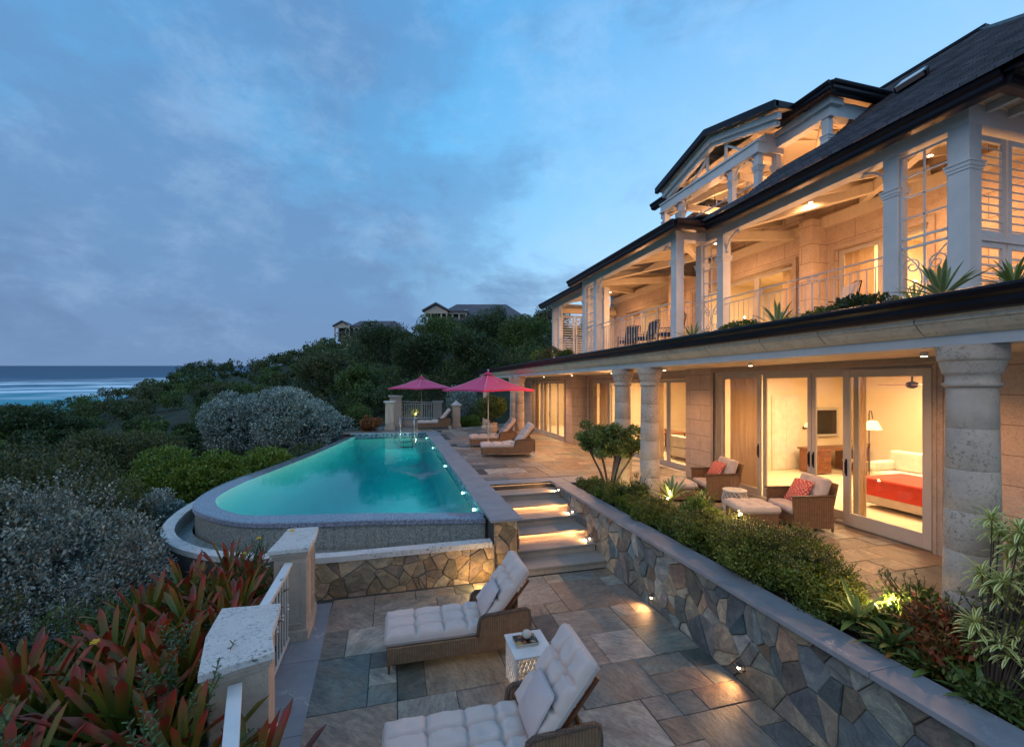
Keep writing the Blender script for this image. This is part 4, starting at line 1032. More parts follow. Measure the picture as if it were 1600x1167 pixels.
# main roof in slate courses
ro = MB(); nC = 44; ze, xe = 6.2, 6.52; zr, xr = 8.68, 9.7
def rowpts(k):
    f = k/nC; return xe+(xr-xe)*f, ze+(zr-ze)*f
for k in range(nC):
    xa, za = rowpts(k); xb, zb = rowpts(k+1); f = k/nC; f2 = (k+1)/nC
    y0, y1 = 2.13+3.15*f, 2.13+3.15*f2; y2, y3 = 12.6-3.15*f, 12.6-3.15*f2
    t_ = .034; segs_ = [(y0,y1,y2,y3)]
    if 7.5 < xa < 9.3: segs_ = [(y0,y1,6.34,6.34),(11.45,11.45,y2,y3)]
    elif 6.75 < xa < 7.5: segs_ = [(y0,y1,7.32,7.32),(11.45,11.45,y2,y3)]
    for (p0,p1,p2_,p3_) in segs_:
        if p2_ <= p0: continue
        ro.add([(xa-.006,p0,za+t_),(xb,p1,zb+.002),(xb,p3_,zb+.002),(xa-.006,p2_,za+t_),(xa-.006,p0,za-.01),(xa-.006,p2_,za-.01)], [(0,1,2,3),(4,0,3,5)])
    ro.add([(xa,y0,za+t_-.004),(xb,y1,zb),(14-(xb-6.5)*.0,y1,zb),(14,y0,za+t_-.004)], [(0,3,2,1)])
ro.add([(xr,5.28,zr),(12.8,5.28,6.2),(12.8,9.45,6.2),(xr,9.45,zr)], [(0,1,2,3)])
ro.add([(xe,12.6,ze),(xr,9.45,zr),(12.8,12.6,ze)], [(0,1,2)])
rf = ro.build('slate_roof', M['shingle'], vl)
mb = MB(); mb.beam((xr,5.2,zr+.02), (xr,9.45,zr+.02), .16, .05); mb.beam((xr,5.28,zr+.02),(xe+.02,2.13,ze+.03), .14, .05); mb.build('ridge_cap', M['bronze'], rf)
# skylight
sk = [(8.1,5.52,7.49),(8.43,5.63,7.74),(8.45,5.29,7.76),(8.24,5.20,7.59)]
mb = MB(); mb.prism([(p[0]-.04,p[1],p[2]+.05) for p in sk], (-.02,0,.03)); mb.build('skylight', surf('skylight_pane', (.62,.60,.56), None, 4, .25), rf)
mb = MB()
for i in range(4):
    a = Vector(sk[i]); b = Vector(sk[(i+1) % 4]); mb.beam(a+Vector((-.03,0,.04)), b+Vector((-.03,0,.04)), .05, .09)
mb.build('skylight_frame', M['bronze'], rf)
# low roofs over the left bays
mb = MB(); mb.prism([(5.9,8.4,6.23),(9.7,8.4,7.0),(9.7,8.4,6.95),(5.9,8.4,6.20)], (0,5.9,0)); mb.prism([(6.4,14.3,6.23),(9.7,14.3,6.9),(9.7,14.3,6.86),(6.4,14.3,6.2)], (0,4.4,0)); mb.build('bay_roof', M['shingle'], vl)
mb = MB(); mb.box(7.55,8.2,1.5,3.3,3.5,6.3); mb.build('side_wing', M['stonewall'], vl)

# dormer loggia
dm = MB(); dz = 7.72
dm.add([(7.3,6.0,dz+.18),(7.3,11.5,dz+.18),(9.4,11.5,8.0),(9.4,6.0,7.92)], [(0,3,2,1)])
dm.add([(7.3,6.0,dz+.15),(7.3,11.5,dz+.15),(9.4,11.5,7.95),(9.4,6.0,7.88)], [(0,1,2,3)])
# gable roof planes
gx0, gx1, ga, gb, gm = 6.84, 9.2, 6.74, 10.56, 8.65; gz, gt = 7.80, 8.30
for s in (0, .09):
    dm.add([(gx0,ga,gz+s),(gx0,gm,gt+s),(gx1,gm,gt+s),(gx1,ga,gz+s)], [(0,1,2,3)]); dm.add([(gx0,gm,gt+s),(gx0,gb,gz+s),(gx1,gb,gz+s),(gx1,gm,gt+s)], [(0,1,2,3)])
do = dm.build('dormer_roof', M['ceilw'], vl)
mb = MB(); mb.prism([(gx0-.04,ga-.03,gz-.03),(gx0-.04,gm,gt-.02),(gx0-.04,gb+.03,gz-.03),(gx0-.04,gb+.03,gz+.11),(gx0-.04,gm,gt+.12),(gx0-.04,ga-.03,gz+.11)], (.1,0,0))
mb.prism([(gx0,ga-.03,gz+.0),(gx0,ga-.03,gz+.11),(gx0,ga+.05,gz+.13),(gx0,ga+.05,gz+.02)], (2.2,0,0)); mb.build('rake_trim', M['bronze'], do)
mb = MB()
for k, (dd, th) in enumerate(((.06,.12),(.13,.09))):
    x = gx0+.06+dd; o_ = .03+k*.0
    zt = -.035-k*.10
    mb.prism([(x,ga+.06+k*.1,gz+zt+.0),(x,gm,gt+zt),(x,gb-.06-k*.1,gz+zt+.0),(x,gb-.06-k*.1,gz+zt-th),(x,gm,gt+zt-th),(x,ga+.06+k*.1,gz+zt-th)], (.1,0,0))
mb.build('rake_moulding', M['white'], do)
mb = MB(); mb.box(7.06, 7.24, 7.36, 10.72, 7.34, 7.52); mb.box(7.03, 7.27, 7.34, 10.74, 7.521, 7.56); mb.box(7.03,7.27,7.35,10.73,7.30,7.339)
mb.box(7.24, 7.7, 7.36, 7.52, 7.34, 7.70); mb.box(7.24,7.7,10.56,10.72,7.34,7.7)
mb.box(7.52, 7.68, 6.22, 7.36, 7.45, 7.72); mb.box(7.52, 7.68, 10.73, 11.4, 7.45, 7.72); mb.box(7.685, 9.0, 6.22, 6.38, 7.45, 7.72); mb.box(7.45,7.75,6.15,7.38,7.62,7.74)
mb.build('dormer_beam', M['white'], do)
mb = MB(); mb.beam((7.15,8.95,7.56),(7.15,8.95,8.02), .05, .05); mb.beam((7.15,8.35,7.56),(7.15,8.35,8.02), .05, .05); mb.beam((7.15,8.35,7.95),(7.15,7.85,7.6), .045, .045); mb.beam((7.15,8.95,7.95),(7.15,9.5,7.6), .045, .045)
mb.beam((7.15,8.0,7.62),(7.15,9.3,7.62), .04, .04); mb.build('gable_struts', M['white'], do)
for y in (7.45, 8.16, 9.92, 10.62): post(7.15, y, 7.36, .12, z0=6.27, zc=7.0, par=vl)
for x, y, z0 in ((7.6,7.45,6.4),(7.6,6.34,6.85),(7.6,11.2,6.5),(7.6,10.7,6.5)): post(x, y, 7.5, .12, z0=z0, zc=7.08, par=vl)
mb = MB()
for x, y, d in ((7.15,8.16,1),(7.15,8.16,-1),(7.15,9.92,-1),(7.15,9.92,1),(7.15,7.45,1)): mb = MB(); bracket(mb, x, y, 7.36, d, .26); mb.build('arch_bracket', M['white'], do)
gutter((7.30,6.0), (7.30,7.2), dz, (-1,0), .8, do); gutter((7.30,10.2), (7.30,11.5), dz, (-1,0), .8, do); gutter((7.30,6.02), (8.75,6.02), dz+.001, (0,-1), .8, do)
mb = MB(); mb.prism([(7.6,6.3,6.95),(9.0,6.3,8.05),(9.0,6.3,7.72),(7.72,6.3,6.75)], (0,.1,0)); mb.prism([(7.55,6.2,6.93),(9.0,6.2,8.1),(9.0,6.2,8.0),(7.6,6.2,6.83)], (0,.25,0)); mb.build('roof_kerb', M['white'], do)
railing((7.15,7.55), (7.15,8.05), z0=6.3, h=.45, orn=False, par=do); railing((7.15,8.25), (7.15,9.85), z0=6.3, h=.45, par=do); railing((7.6,6.45),(7.6,7.38), z0=6.4, h=.45, orn=False, par=do); railing((7.15,10.0), (7.15,10.55), z0=6.3, h=.45, orn=False, par=do)
mb = MB(); mb.box(9.3, 9.5, 6.0, 11.5, 6.9, 8.2); mb.box(7.5,9.299,11.35,11.5,6.6,7.2); mb.build('dormer_wall', M['stonewall'], do)
mb = MB()
for y in (6.6,7.1,7.6,9.9,10.4,10.9,11.3): mb.beam((7.5,y,7.72), (9.3,y,8.05), .07, .12)
for y in (7.2,7.7,8.2): mb.beam((6.95,y,gz+(y-ga)*(gt-gz)/(gm-ga)-.07),(9.2,y,gz+(y-ga)*(gt-gz)/(gm-ga)-.07), .07, .1)
for y in (9.1,9.6,10.1): mb.beam((6.95,y,gt-(y-gm)*(gt-gz)/(gb-gm)-.07),(9.2,y,gt-(y-gm)*(gt-gz)/(gb-gm)-.07), .07, .1)
for p, q in (((7.2,7.5,7.3),(9.3,9.0,8.1)),((7.2,10.6,7.3),(9.3,8.8,8.1)),((7.6,6.4,7.4),(9.3,8.0,8.0)),((7.3,8.16,7.2),(9.3,8.16,7.2)),((7.3,9.92,7.2),(9.3,9.92,7.2)),((7.6,6.4,7.5),(9.3,6.4,7.7))): mb.beam(p, q, .1, .14)
mb.build('dormer_rafters', M['ceilw'], do)
gl = empty('globe_lamp', (8.2,9.99,7.16), 'glowing globe lamp hanging in the dormer loggia', 'hanging lamp'); mb = MB(); mb.sphere((8.2,9.99,7.16), .09, 14, 10); mb.build('globe', M['lampw'], gl, smooth=True); mb = MB(); mb.cyl(8.2, 9.99, 7.25, 8.0, .01, 6); mb.build('stem', M['bronze'], gl)

# downlights: housings + lamps
WARM = (1,.49,.22)
def downlight(x, y, z, W, label, group, size=.12, ang=150, tilt=(0,0)):
    o = empty('downlight', (x,y,z), label, 'downlight', group); mb = MB(); mb.cyl(x, y, z-.05, z, .045, 12); mb.build('housing', M['white'], o)
    mb = MB(); mb.cyl(x, y, z-.056, z-.0501, .034, 12); mb.build('lens', M['lampw'], o)
    lamp('SPOT', 'downlight_beam', (x,y,z-.08), W, WARM, size, (x+tilt[0],y+tilt[1],z-1), ang, .8)
for k, y in enumerate((4.5, 7.6, 10.6, 13.6, 17.0, 20.5, 24.0)):
    downlight(7.1, y, 3.10, 260 if 12 < y < 22 else 125, ('downlight in the colonnade ceiling nearest the camera','downlight over the two wicker armchairs','downlight by the column pair','downlight past the column pair','downlight before the projecting wall','downlight before the far glass doors','farthest downlight of the colonnade')[k], 'downlights in the colonnade ceiling', ang=168, tilt=(-.9,0) if 12 < y < 19 else (-.2,0))
for k, (x, y, z, wt) in enumerate(((8.5,5.3,6.45,150),(8.2,7.2,6.4,150),(8.4,10.2,6.5,150),(8.0,12.6,6.4,150),(8.4,16.2,6.4,140))):
    downlight(x, y, z, wt, ('downlight over the balcony behind the near lattice panel','downlight over the middle of the near balcony','downlight above the sliding doors of the left balcony','downlight near the far end of the left balcony','downlight above the far louvred balcony')[k], 'downlights in the balcony ceilings', ang=170)
for x, y, z, wt in ((8.3,5.6,5.0,32),(8.2,7.4,5.0,32),(8.0,10.5,5.0,38),(7.8,12.9,5.0,34),(8.2,16.4,5.0,32)): lamp('POINT', 'balcony_glow', (x,y,z), wt, WARM, .03)
lamp('POINT', 'loggia_glow', (8.2,9.85,6.95), 70, WARM, .12); lamp('POINT', 'loggia_glow', (8.3,7.5,6.7), 50, WARM, .12); lamp('POINT', 'loggia_glow', (8.4,11.0,6.7), 15, WARM, .12)
def bchair(x, y, rz, label, mt='cushion2'):
    o = empty('balcony_chair', (0,0,0), label, 'chair', 'dark metal chairs on the balconies'); mb = MB()
    for s in (-1,1):
        mb.tube([(.25,s*.24,0),(.22,s*.25,.42),(.20,s*.26,.62),(-.22,s*.26,.62)], .012, 6); mb.tube([(-.28,s*.22,0),(-.22,s*.24,.42),(-.34,s*.23,.98)], .012, 6)
    mb.tube([(-.34,-.23,.98),(-.36,0,1.02),(-.34,.23,.98)], .012, 6); mb.tube([(.22,-.25,.42),(.22,.25,.42)], .01, 5); mb.tube([(-.22,-.25,.42),(-.22,.25,.42)], .01, 5)
    for q in range(5): mb.tube([(-.22,-.16+q*.08,.42),(-.345,-.16+q*.08,1.0)], .007, 4)
    q = mb.build('frame', M['bronze'], None); q.parent = o
    mb = MB(); mb.box(-.2,.22,-.22,.22,.43,.52); q = mb.build('seat_cushion', M[mt], None, bevel=.03); q.parent = o
    mb = MB(); mb.prism([(-.20,-.2,.53),(-.31,-.2,.97),(-.25,-.2,.97),(-.13,-.2,.53)], (0,.4,0)); q = mb.build('back_cushion', M[mt], None, bevel=.02); q.parent = o
    o.location = (x,y,UZ); o.rotation_euler = (0,0,rz)
bchair(7.75, 6.35, PI*.85, 'dark metal chair with pale cushions behind the near balcony railing'); bchair(7.0, 10.2, PI*.7, 'dark chair nearest the corner post of the left balcony', 'bchairdark'); bchair(6.95, 11.3, PI, 'dark chair in the middle of the left balcony', 'bchairdark'); bchair(7.0, 12.3, PI*1.2, 'dark chair at the far end of the left balcony', 'bchairdark')
# room lights
RW = (1,.68,.37)
for x, y, z, wt in ((10.4,6.0,2.95,165),(10.6,9.3,2.95,175),(12.8,8.0,2.95,150),(10.6,13.5,2.95,200),(10.6,16.5,2.95,200),(10.0,21.2,2.95,210),(10.0,25.5,2.95,150)):
    lamp('AREA', 'room_light', (x,y,z), wt, RW, 1.2, (x,y,0))
for x, y, wt in ((11.3,6.8,150),(11.3,10.5,190),(11.3,15.5,160),(11.3,5.0,90)): lamp('AREA', 'upper_room_light', (x,y,6.15), wt, RW, 1.0, (x,y,0))
lamp('POINT', 'louvre_glow', (8.9,5.2,4.6), 9, (1,.5,.12), .03)

# ------------------------------------------------------------------ furniture inside
bd = empty('bed', (11.0,6.9,.02), 'bed with a coral red throw behind the large sliding panel', 'bed')
mb = MB(); mb.box(10.0, 12.2, 5.9, 7.5, .1, .42); mb.build('bed_base', M['linen'], bd, bevel=.02)
mb = MB(); mb.box(9.98, 12.2, 5.88, 7.52, .421, .62); mb.build('mattress', M['linen'], bd, bevel=.05)
mb = MB(); mb.box(9.95, 11.2, 5.85, 7.55, .28, .66); mb.build('throw', M['throw'], bd, bevel=.04)
mb = MB(); mb.box(12.2, 12.3, 5.85, 7.55, .1, 1.15); mb.build('headboard', M['linen'], bd, bevel=.03)
sf = empty('armchair', (12.4,8.4,.02), 'white upholstered armchair beyond the bed', 'armchair'); mb = MB(); mb.box(12.0,12.9,7.9,8.8,.1,.45); mb.box(12.6,12.9,7.9,8.8,.45,.95); mb.box(12.0,12.9,8.65,8.85,.45,.7); mb.build('body', M['linen'], sf, bevel=.06, segs=3); mb = MB(); [mb.cyl(a, b, .02, .1, .025, 8) for a in (12.08,12.8) for b in (7.98,8.7)]; mb.build('legs', M['wood'], sf)
fl = empty('floor_lamp', (12.2,9.0,.02), 'brass floor lamp with a cream shade in the bedroom', 'floor lamp')
mb = MB(); mb.cyl(12.2, 9.0, .02, .05, .14); mb.cyl(12.2, 9.0, .05, 1.9, .012, 8); mb.tube([(12.2,9.0,1.9),(12.18,8.97,1.98),(12.12,8.88,1.97),(12.08,8.82,1.78)], .01); mb.build('stand', M['bronze'], fl)
mb = MB(); mb.lathe(12.08, 8.82, [(.20,1.5),(.10,1.72)], 20, False); mb.build('lamp_shade', M['shade'], fl); lamp('POINT', 'lamp_bulb', (12.08,8.82,1.6), 12, RW, .06)
tv = empty('television', (13.3,11.3,1.0), 'black flat television on the cream wall above the desk', 'television'); mb = MB(); mb.box(12.85, 13.85, 11.24, 11.29, 1.1, 1.85); mb.build('screen', surf('dark_screen', (.012,.010,.012), None, 3, .2, 0), tv); mb = MB()
for a, b, c_, d_ in ((12.78,13.92,1.86,1.93),(12.78,13.92,1.02,1.09),(12.78,12.845,1.09,1.86),(13.855,13.92,1.09,1.86)): mb.box(a, b, 11.22, 11.31, c_, d_)
mb.build('frame', M['frame'], tv, bevel=.01)
dk = empty('desk', (13,10.6,.02), 'dark wooden desk with drawers below the television', 'desk'); mb = MB(); mb.box(12.0, 14.0, 10.3, 11.0, .72, .77); mb.build('desktop', M['wood'], dk, bevel=.005); mb = MB(); mb.box(12.05, 12.55, 10.34, 10.96, .06, .719); mb.box(13.45, 13.95, 10.34, 10.96, .06, .719); mb.build('drawer_unit', M['wood'], dk, bevel=.005)
mb = MB()
for zz in (.15,.38,.58): mb.box(12.1, 12.5, 10.325, 10.339, zz, zz+.16)
mb.build('drawer_front', M['wood'], dk, bevel=.004); mb = MB(); [mb.sphere((12.3,10.31,zz+.08), .014, 8, 6) for zz in (.15,.38,.58)]; mb.build('knobs', M['steel'], dk)
def dchair(x, y, rz, label, grp):
    o = empty('dining_chair', (0,0,0), label, 'chair', grp)
    mb = MB(); mb.box(-.22,.22,-.22,.22,.42,.47); mb.build('seat', M['pillar'], o, bevel=.02)
    for sx in (-1,1):
        for sy in (-1,1): m2 = MB(); m2.beam((sx*.19,sy*.19,0), (sx*.18,sy*.18,.42), .035, .035, (1,0,0)); m2.build('leg', M['wood'], o)
    m2 = MB(); m2.beam((-.19,.2,.45),(-.2,.26,.98),.035,.035,(1,0,0)); m2.beam((.19,.2,.45),(.2,.26,.98),.035,.035,(1,0,0)); m2.beam((-.2,.26,.95),(.2,.26,.95),.06,.03); m2.beam((-.18,.21,.55),(.18,.26,.9),.02,.03); m2.beam((.18,.21,.55),(-.18,.26,.9),.02,.03); m2.build('backrest', M['wood'], o)
    o.location = (x,y,.02); o.rotation_euler = (0,0,rz); return o
dchair(12.95, 9.95, PI, 'wooden chair pulled up to the desk', 'wooden chairs inside the villa'); dchair(10.3, 14.75, 1.3, 'wooden chair beside the white sofa', 'wooden chairs inside the villa'); dchair(10.2, 16.1, 2.2, 'wooden chair by the dining table', 'wooden chairs inside the villa')
dt = empty('dining_table', (10.9,16.1,.02), 'dark dining table seen between the two columns', 'table'); mb = MB(); mb.box(10.4, 11.4, 15.4, 16.9, .72, .77); mb.build('tabletop', M['wood'], dt); 
for a in (10.5,11.3):
    for b in (15.5,16.8): mb = MB(); mb.cyl(a, b, .02, .72, .035, 8); mb.build('leg', M['wood'], dt)
so_ = empty('sofa', (10.2,13.7,.02), 'cream sofa seen from behind through the second glass doors', 'sofa'); mb = MB(); mb.box(9.8,10.7,12.9,14.4,.1,.45); mb.box(9.8,10.02,12.9,14.4,.45,.85); mb.box(10.02,10.7,14.2,14.4,.45,.66); mb.box(10.02,10.7,12.9,13.1,.45,.66); mb.build('body', M['linen'], so_, bevel=.06, segs=3); mb = MB(); [mb.cyl(a, b, .02, .1, .025, 8) for a in (9.88,10.6) for b in (13,14.3)]; mb.build('legs', M['wood'], so_)
cf_ = empty('ceiling_fan', (11.0,7.2,2.6), 'ceiling fan with dark blades above the bed', 'ceiling fan'); mb = MB(); mb.cyl(11, 7.2, 2.72, 3.0, .02, 8); mb.lathe(11, 7.2, [(.03,2.74),(.10,2.71),(.12,2.65),(.08,2.6),(.03,2.58)], 16); mb.build('motor', M['bronze'], cf_)
for k in range(5):
    a = k*2*PI/5+.25; mb = MB(); p = Vector((11+.12*math.cos(a),7.2+.12*math.sin(a),2.66)); q = Vector((11+.68*math.cos(a),7.2+.68*math.sin(a),2.66)); mb.beam(p, q, .13, .012, up=(.15*math.sin(a),-.15*math.cos(a),1)); mb.build('blade', M['wood'], cf_, bevel=.004)
# picture / sconce
scn = empty('wall_sconce', (12.6,11.27,1.4), 'small lit sconce on the cream wall left of the television', 'wall light'); mb = MB(); mb.lathe(12.6,11.2,[(.07,1.33),(.045,1.47)],12,False); mb.build('lamp_shade', M['shade'], scn); mb = MB(); mb.box(12.57,12.63,11.22,11.318,1.28,1.34); mb.build('bracket', M['bronze'], scn)
M['leaftree'] = leafmat('plumeria_leaves', (.09,.14,.03), (.15,.21,.045), (.24,.28,.07), .4)
# ------------------------------------------------------------------ cushions
def pad(name, mat, parent, L, W_, T, tu=(), tv=(), r=.07, puff=.045, res=.018, xf=None, seed=1, wr=.010, bell=0, pipe=True):
    """tufted cushion, local u along L, v along W, top bulged; xf maps (u,v,w)->local coords"""
    nu = max(8, int(L/res)); nv = max(8, int(W_/res)); rg = np.random.default_rng(seed); ph = rg.random(8)*6.28
    u = np.linspace(0, L, nu+1); v = np.linspace(-W_/2, W_/2, nv+1); U, Vv = np.meshgrid(u, v, indexing='ij')
    e = np.minimum(np.minimum(U, L-U), np.minimum(Vv+W_/2, W_/2-Vv)); k = np.clip(e/r, 0, 1); rd = np.sqrt(np.clip(1-(1-k)**2, 0, 1))
    top = T*.5+T*.5*rd; bot = T*.5-T*.5*rd
    if bell: b_ = np.sin(np.clip(U/L,0,1)*PI)*np.sin(np.clip(Vv/W_+.5,0,1)*PI); top = T*.5+T*.5*b_**.6*1.0; bot = T*.5-T*.5*b_**.6
    if len(tu):
        dmin = np.full(U.shape, 9.0); cre = np.zeros(U.shape)
        for a in tu:
            cre = np.maximum(cre, np.exp(-((U-a)/.022)**2)*np.clip(e/.05,0,1))
            for b in tv: dmin = np.minimum(dmin, np.hypot(U-a, Vv-b))
        for b in tv: cre = np.maximum(cre, np.exp(-((Vv-b)/.022)**2)*np.clip(e/.05,0,1))
        top = top+puff*rd*.6-cre*puff*1.1-np.exp(-(dmin/.035)**2)*puff*1.4
        # folds radiating from the tufts
        for a in tu:
            for b in tv:
                d_ = np.hypot(U-a, Vv-b); an = np.arctan2(Vv-b, U-a); top += .006*np.sin(an*9+ph[0]+a*7)*np.exp(-((d_-.06)/.05)**2)
    top += wr*(np.sin(U*31+ph[1]+2*np.sin(Vv*13+ph[2]))*.5+np.sin(Vv*27+U*19+ph[3])*.35)*rd
    P = np.concatenate([np.stack([U,Vv,top],-1).reshape(-1,3), np.stack([U,Vv,bot],-1).reshape(-1,3)]); n = (nu+1)*(nv+1)
    F = []
    for i in range(nu):
        for j in range(nv):
            a = i*(nv+1)+j; F.append((a, a+nv+1, a+nv+2, a+1)); F.append((n+a, n+a+1, n+a+nv+2, n+a+nv+1))
    if xf: P = np.array([xf(*p) for p in P])
    o = mesh_np(name, P, F, mat, None, smooth=True); o.parent = parent
    w_ = o.modifiers.new('w', 'WELD'); w_.merge_threshold = .0005
    if pipe:
        ring_ = [(a, -W_/2) for a in np.linspace(.02, L-.02, 24)]+[(L, b) for b in np.linspace(-W_/2+.02, W_/2-.02, 14)]+[(a, W_/2) for a in np.linspace(L-.02, .02, 24)]+[(0, b) for b in np.linspace(W_/2-.02, -W_/2+.02, 14)]
        ring_.append(ring_[0]); mb = MB(); mb.tube([xf(a, b, T*.5) if xf else (a, b, T*.5) for a, b in ring_], .005, 5, False); q = mb.build('piping', mat, None, smooth=True); q.parent = o
    return o

def incl(x0, z0, ang, w0=0):
    c_, s_ = math.cos(ang), math.sin(ang)
    return lambda u, v, w: (x0+u*c_-w*s_, v, z0+u*s_+w*c_)

def make_lounger(label, group, wheels=True, seatmat='cushion', back=51, tilt=True):
    o = empty('wicker_lounger', (0,0,0), label, 'sun lounger', group)
    side = [(0,.13),(0,.33),(.02,.345),(1.20,.345),(1.235,.40),(1.25,.55),(1.28,.60),(1.90,.635),(1.94,.62),(1.95,.55),(1.95,.13)]
    mb = MB()
    for s in (-1, 1): mb.prism([(x, s*.38-(.02 if s > 0 else .02), z) for x, z in side], (0,.04,0))
    mb.box(-.002, .04, -.36, .36, .13, .34); mb.box(1.91, 1.948, -.36, .36, .13, .36); mb.box(.04, 1.9, -.36, .36, .29, .32)
    mb.build('wicker_frame', M['wicker'], o, bevel=.006)
    for s in (-1, 1):
        mb = MB(); mb.tube([(1.215,s*.38,.34),(1.235,s*.38,.50),(1.25,s*.38,.58),(1.30,s*.38,.615),(1.6,s*.38,.63),(1.9,s*.38,.645),(1.945,s*.38,.62),(1.96,s*.38,.50),(1.955,s*.38,.14)], .028, 8); mb.build('armrest', M['wickerd'], o, smooth=True)
    for x, s in ((.03,-1),(.03,1),(1.9,-1),(1.9,1)):
        if x > 1 and wheels: continue
        mb = MB(); mb.lathe(x, s*.36, [(.014,0),(.022,.14)], 8); mb.build('leg', M['wickerd'], o)
    if wheels:
        for s in (-1, 1):
            mb = MB(); n = 20
            for k in range(n):
                a, b = 2*PI*k/n, 2*PI*(k+1)/n; mb.beam((1.90+.085*math.cos(a), s*.42, .088+.085*math.sin(a)), (1.90+.085*math.cos(b), s*.42, .088+.085*math.sin(b)), .025, .018, up=(0,1,0))
            for k in range(4):
                a = PI/4+k*PI/2; mb.beam((1.90,s*.42,.088), (1.90+.08*math.cos(a), s*.42, .088+.08*math.sin(a)), .014, .014, up=(0,1,0))
            mb.build('wheel', M['white'], o)
    L = 1.38
    pad('seat_cushion', M[seatmat], o, L, .74, .15, tu=(.42,.80,1.12), tv=(-.13,.13), xf=lambda u, v, w: (u-.03, v, .325+w), seed=2)
    A = R(back)
    pad('back_cushion', M[seatmat], o, .92, .74, .16, tu=(.34,.64), tv=(-.12,.12), xf=incl(1.42, .42, A), seed=5)
    mb = MB()
    for s in (-1, 1): mb.beam((1.44,s*.3,.36), (1.44+.84*math.cos(A),s*.3,.36+.84*math.sin(A)), .03, .03)
    for k in range(6): q = .1+k*.14; mb.beam((1.45+q*math.cos(A),-.3,.36+q*math.sin(A)), (1.45+q*math.cos(A),.3,.36+q*math.sin(A)), .02, .015)
    mb.beam((1.84,-.25,.18),(1.75,-.25,.72),.025,.025,up=(1,0,0)); mb.beam((1.84,.25,.18),(1.75,.25,.72),.025,.025,up=(1,0,0)); mb.build('back_frame', M['wood'], o)
    return o
def place(o, x, y, z, rz=0): o.location = (x,y,z); o.rotation_euler = (0,0,rz); return o
G1 = 'wicker loungers on the lower terrace'; G2 = 'wicker loungers on the pool deck'
l1 = make_lounger('wicker lounger with grey tufted cushions nearer the warm lit stone wall', G1, wheels=False)
lu = make_lounger('wicker lounger with wheels nearest the steps under the pink parasol', G2)
l2 = copy_tree(l1); l2['label'] = 'wicker lounger with grey tufted cushions cut by the bottom edge of the frame'
place(l1, -.06, 6.49, LZ, R(-1)); place(l2, -.06, 4.26, LZ, R(-1.2))
u2 = copy_tree(lu); u2['label'] = 'wicker lounger under the pink parasol, the one behind its twin'; u3 = copy_tree(lu); u3['label'] = 'wicker lounger alone in front of the far railing'
place(lu, 3.25, 16.55, 0, R(-7)); place(u2, 3.3, 19.3, 0, R(-4)); place(u3, 1.55, 27.9, 0, R(-3))
def throw_pillow(x, y, z, rz, lean, label, mat='pillow', s=.44, grp='scatter pillows', T=.14, kk=False):
    o = pad('throw_pillow', M[mat], None, s, s, T, bell=1, wr=.004, xf=lambda u, v, w: (u-s/2, v, w-T/2), seed=int(x*10) % 7); tag(o, label, 'pillow', grp)
    o.location = (x,y,z); o.rotation_euler = (0, lean, rz); return o
for (x, y, lb) in ((1.44,6.36,'plain grey pillow leaning on the back of the farther lower lounger'),(1.44,4.12,'plain grey pillow leaning on the back of the nearest lounger')):
    p = throw_pillow(x-.10, y, LZ+.75, R(-1), -R(58), lb, grp='grey pillows on the lower loungers'); p.scale = (1,1.05,1)
def towel(x, y, z, rz, label):
    o = empty('folded_towel', (x,y,z), label, 'towel', 'towels on the pool loungers', rz); m2 = MB(); m2.box(-.14,.14,-.2,.2,0,.03); m2.box(-.13,.135,-.19,.195,.031,.06); q = m2.build('cloth', M['linen'], None, bevel=.012); q.parent = o; return o
towel(4.35, 16.4, .49, .3, 'folded white towel on the lounger nearest the steps'); towel(4.3, 19.25, .49, 0, 'folded white towel on the lounger behind its twin'); towel(2.55, 27.85, .49, 0, 'folded white towel on the far lounger')

# low white side table, books, candle
tb = empty('side_table', (1.67,5.42,LZ), 'small square white table with latticed sides between the two lower loungers', 'side table')
mb = MB(); mb.box(1.42, 1.92, 5.14, 5.70, LZ+.52, LZ+.545); mb.build('tabletop', M['white'], tb, bevel=.006)
for (x, y, q) in ((1.45,5.17,0),(1.89,5.17,0),(1.45,5.67,0),(1.89,5.67,0)): mb = MB(); mb.beam((x,y,LZ),(x,y,LZ+.52),.02,.02,up=(1,0,0)); mb.build('leg', M['white'], tb)
mb = MB()
for (a, b) in (((1.45,5.17),(1.89,5.17)),((1.89,5.17),(1.89,5.67)),((1.89,5.67),(1.45,5.67)),((1.45,5.67),(1.45,5.17))):
    A = Vector((*a,LZ)); B = Vector((*b,LZ)); n = 4
    for k in range(n):
        for j in range(4):
            p = A+(B-A)*k/n; q = A+(B-A)*(k+1)/n; m_ = (p+q)/2; z = .02+j*.125
            mb.tube([p+Vector((0,0,z)), p+(m_-p)*.35+Vector((0,0,z+.03)), m_+Vector((0,0,z+.125)), ], .008, 4); mb.tube([q+Vector((0,0,z)), q+(m_-q)*.35+Vector((0,0,z+.03)), m_+Vector((0,0,z+.125))], .008, 4)
            mb.tube([p+Vector((0,0,z+.125)), m_+Vector((0,0,z))], .006, 4); mb.tube([q+Vector((0,0,z+.125)), m_+Vector((0,0,z))], .006, 4)
mb.build('lattice', M['white'], tb)
TZ = LZ+.545
m, nt, b = newmat('printed_cover'); v = vcoord(nt); vo = nd(nt, 'ShaderNodeTexVoronoi', {'Vector': v, 'Scale': 22}); nt.links.new(ramp(nt, nd(nt,'ShaderNodeSeparateColor',{0:vo.outputs['Color']}).outputs[0], [(0,(.012,.012,.014)),(.4,(.30,.10,.04)),(.62,(.02,.025,.02)),(.85,(.35,.25,.08))], 'CONSTANT'), b.inputs['Base Color']); b.inputs['Roughness'].default_value = .3
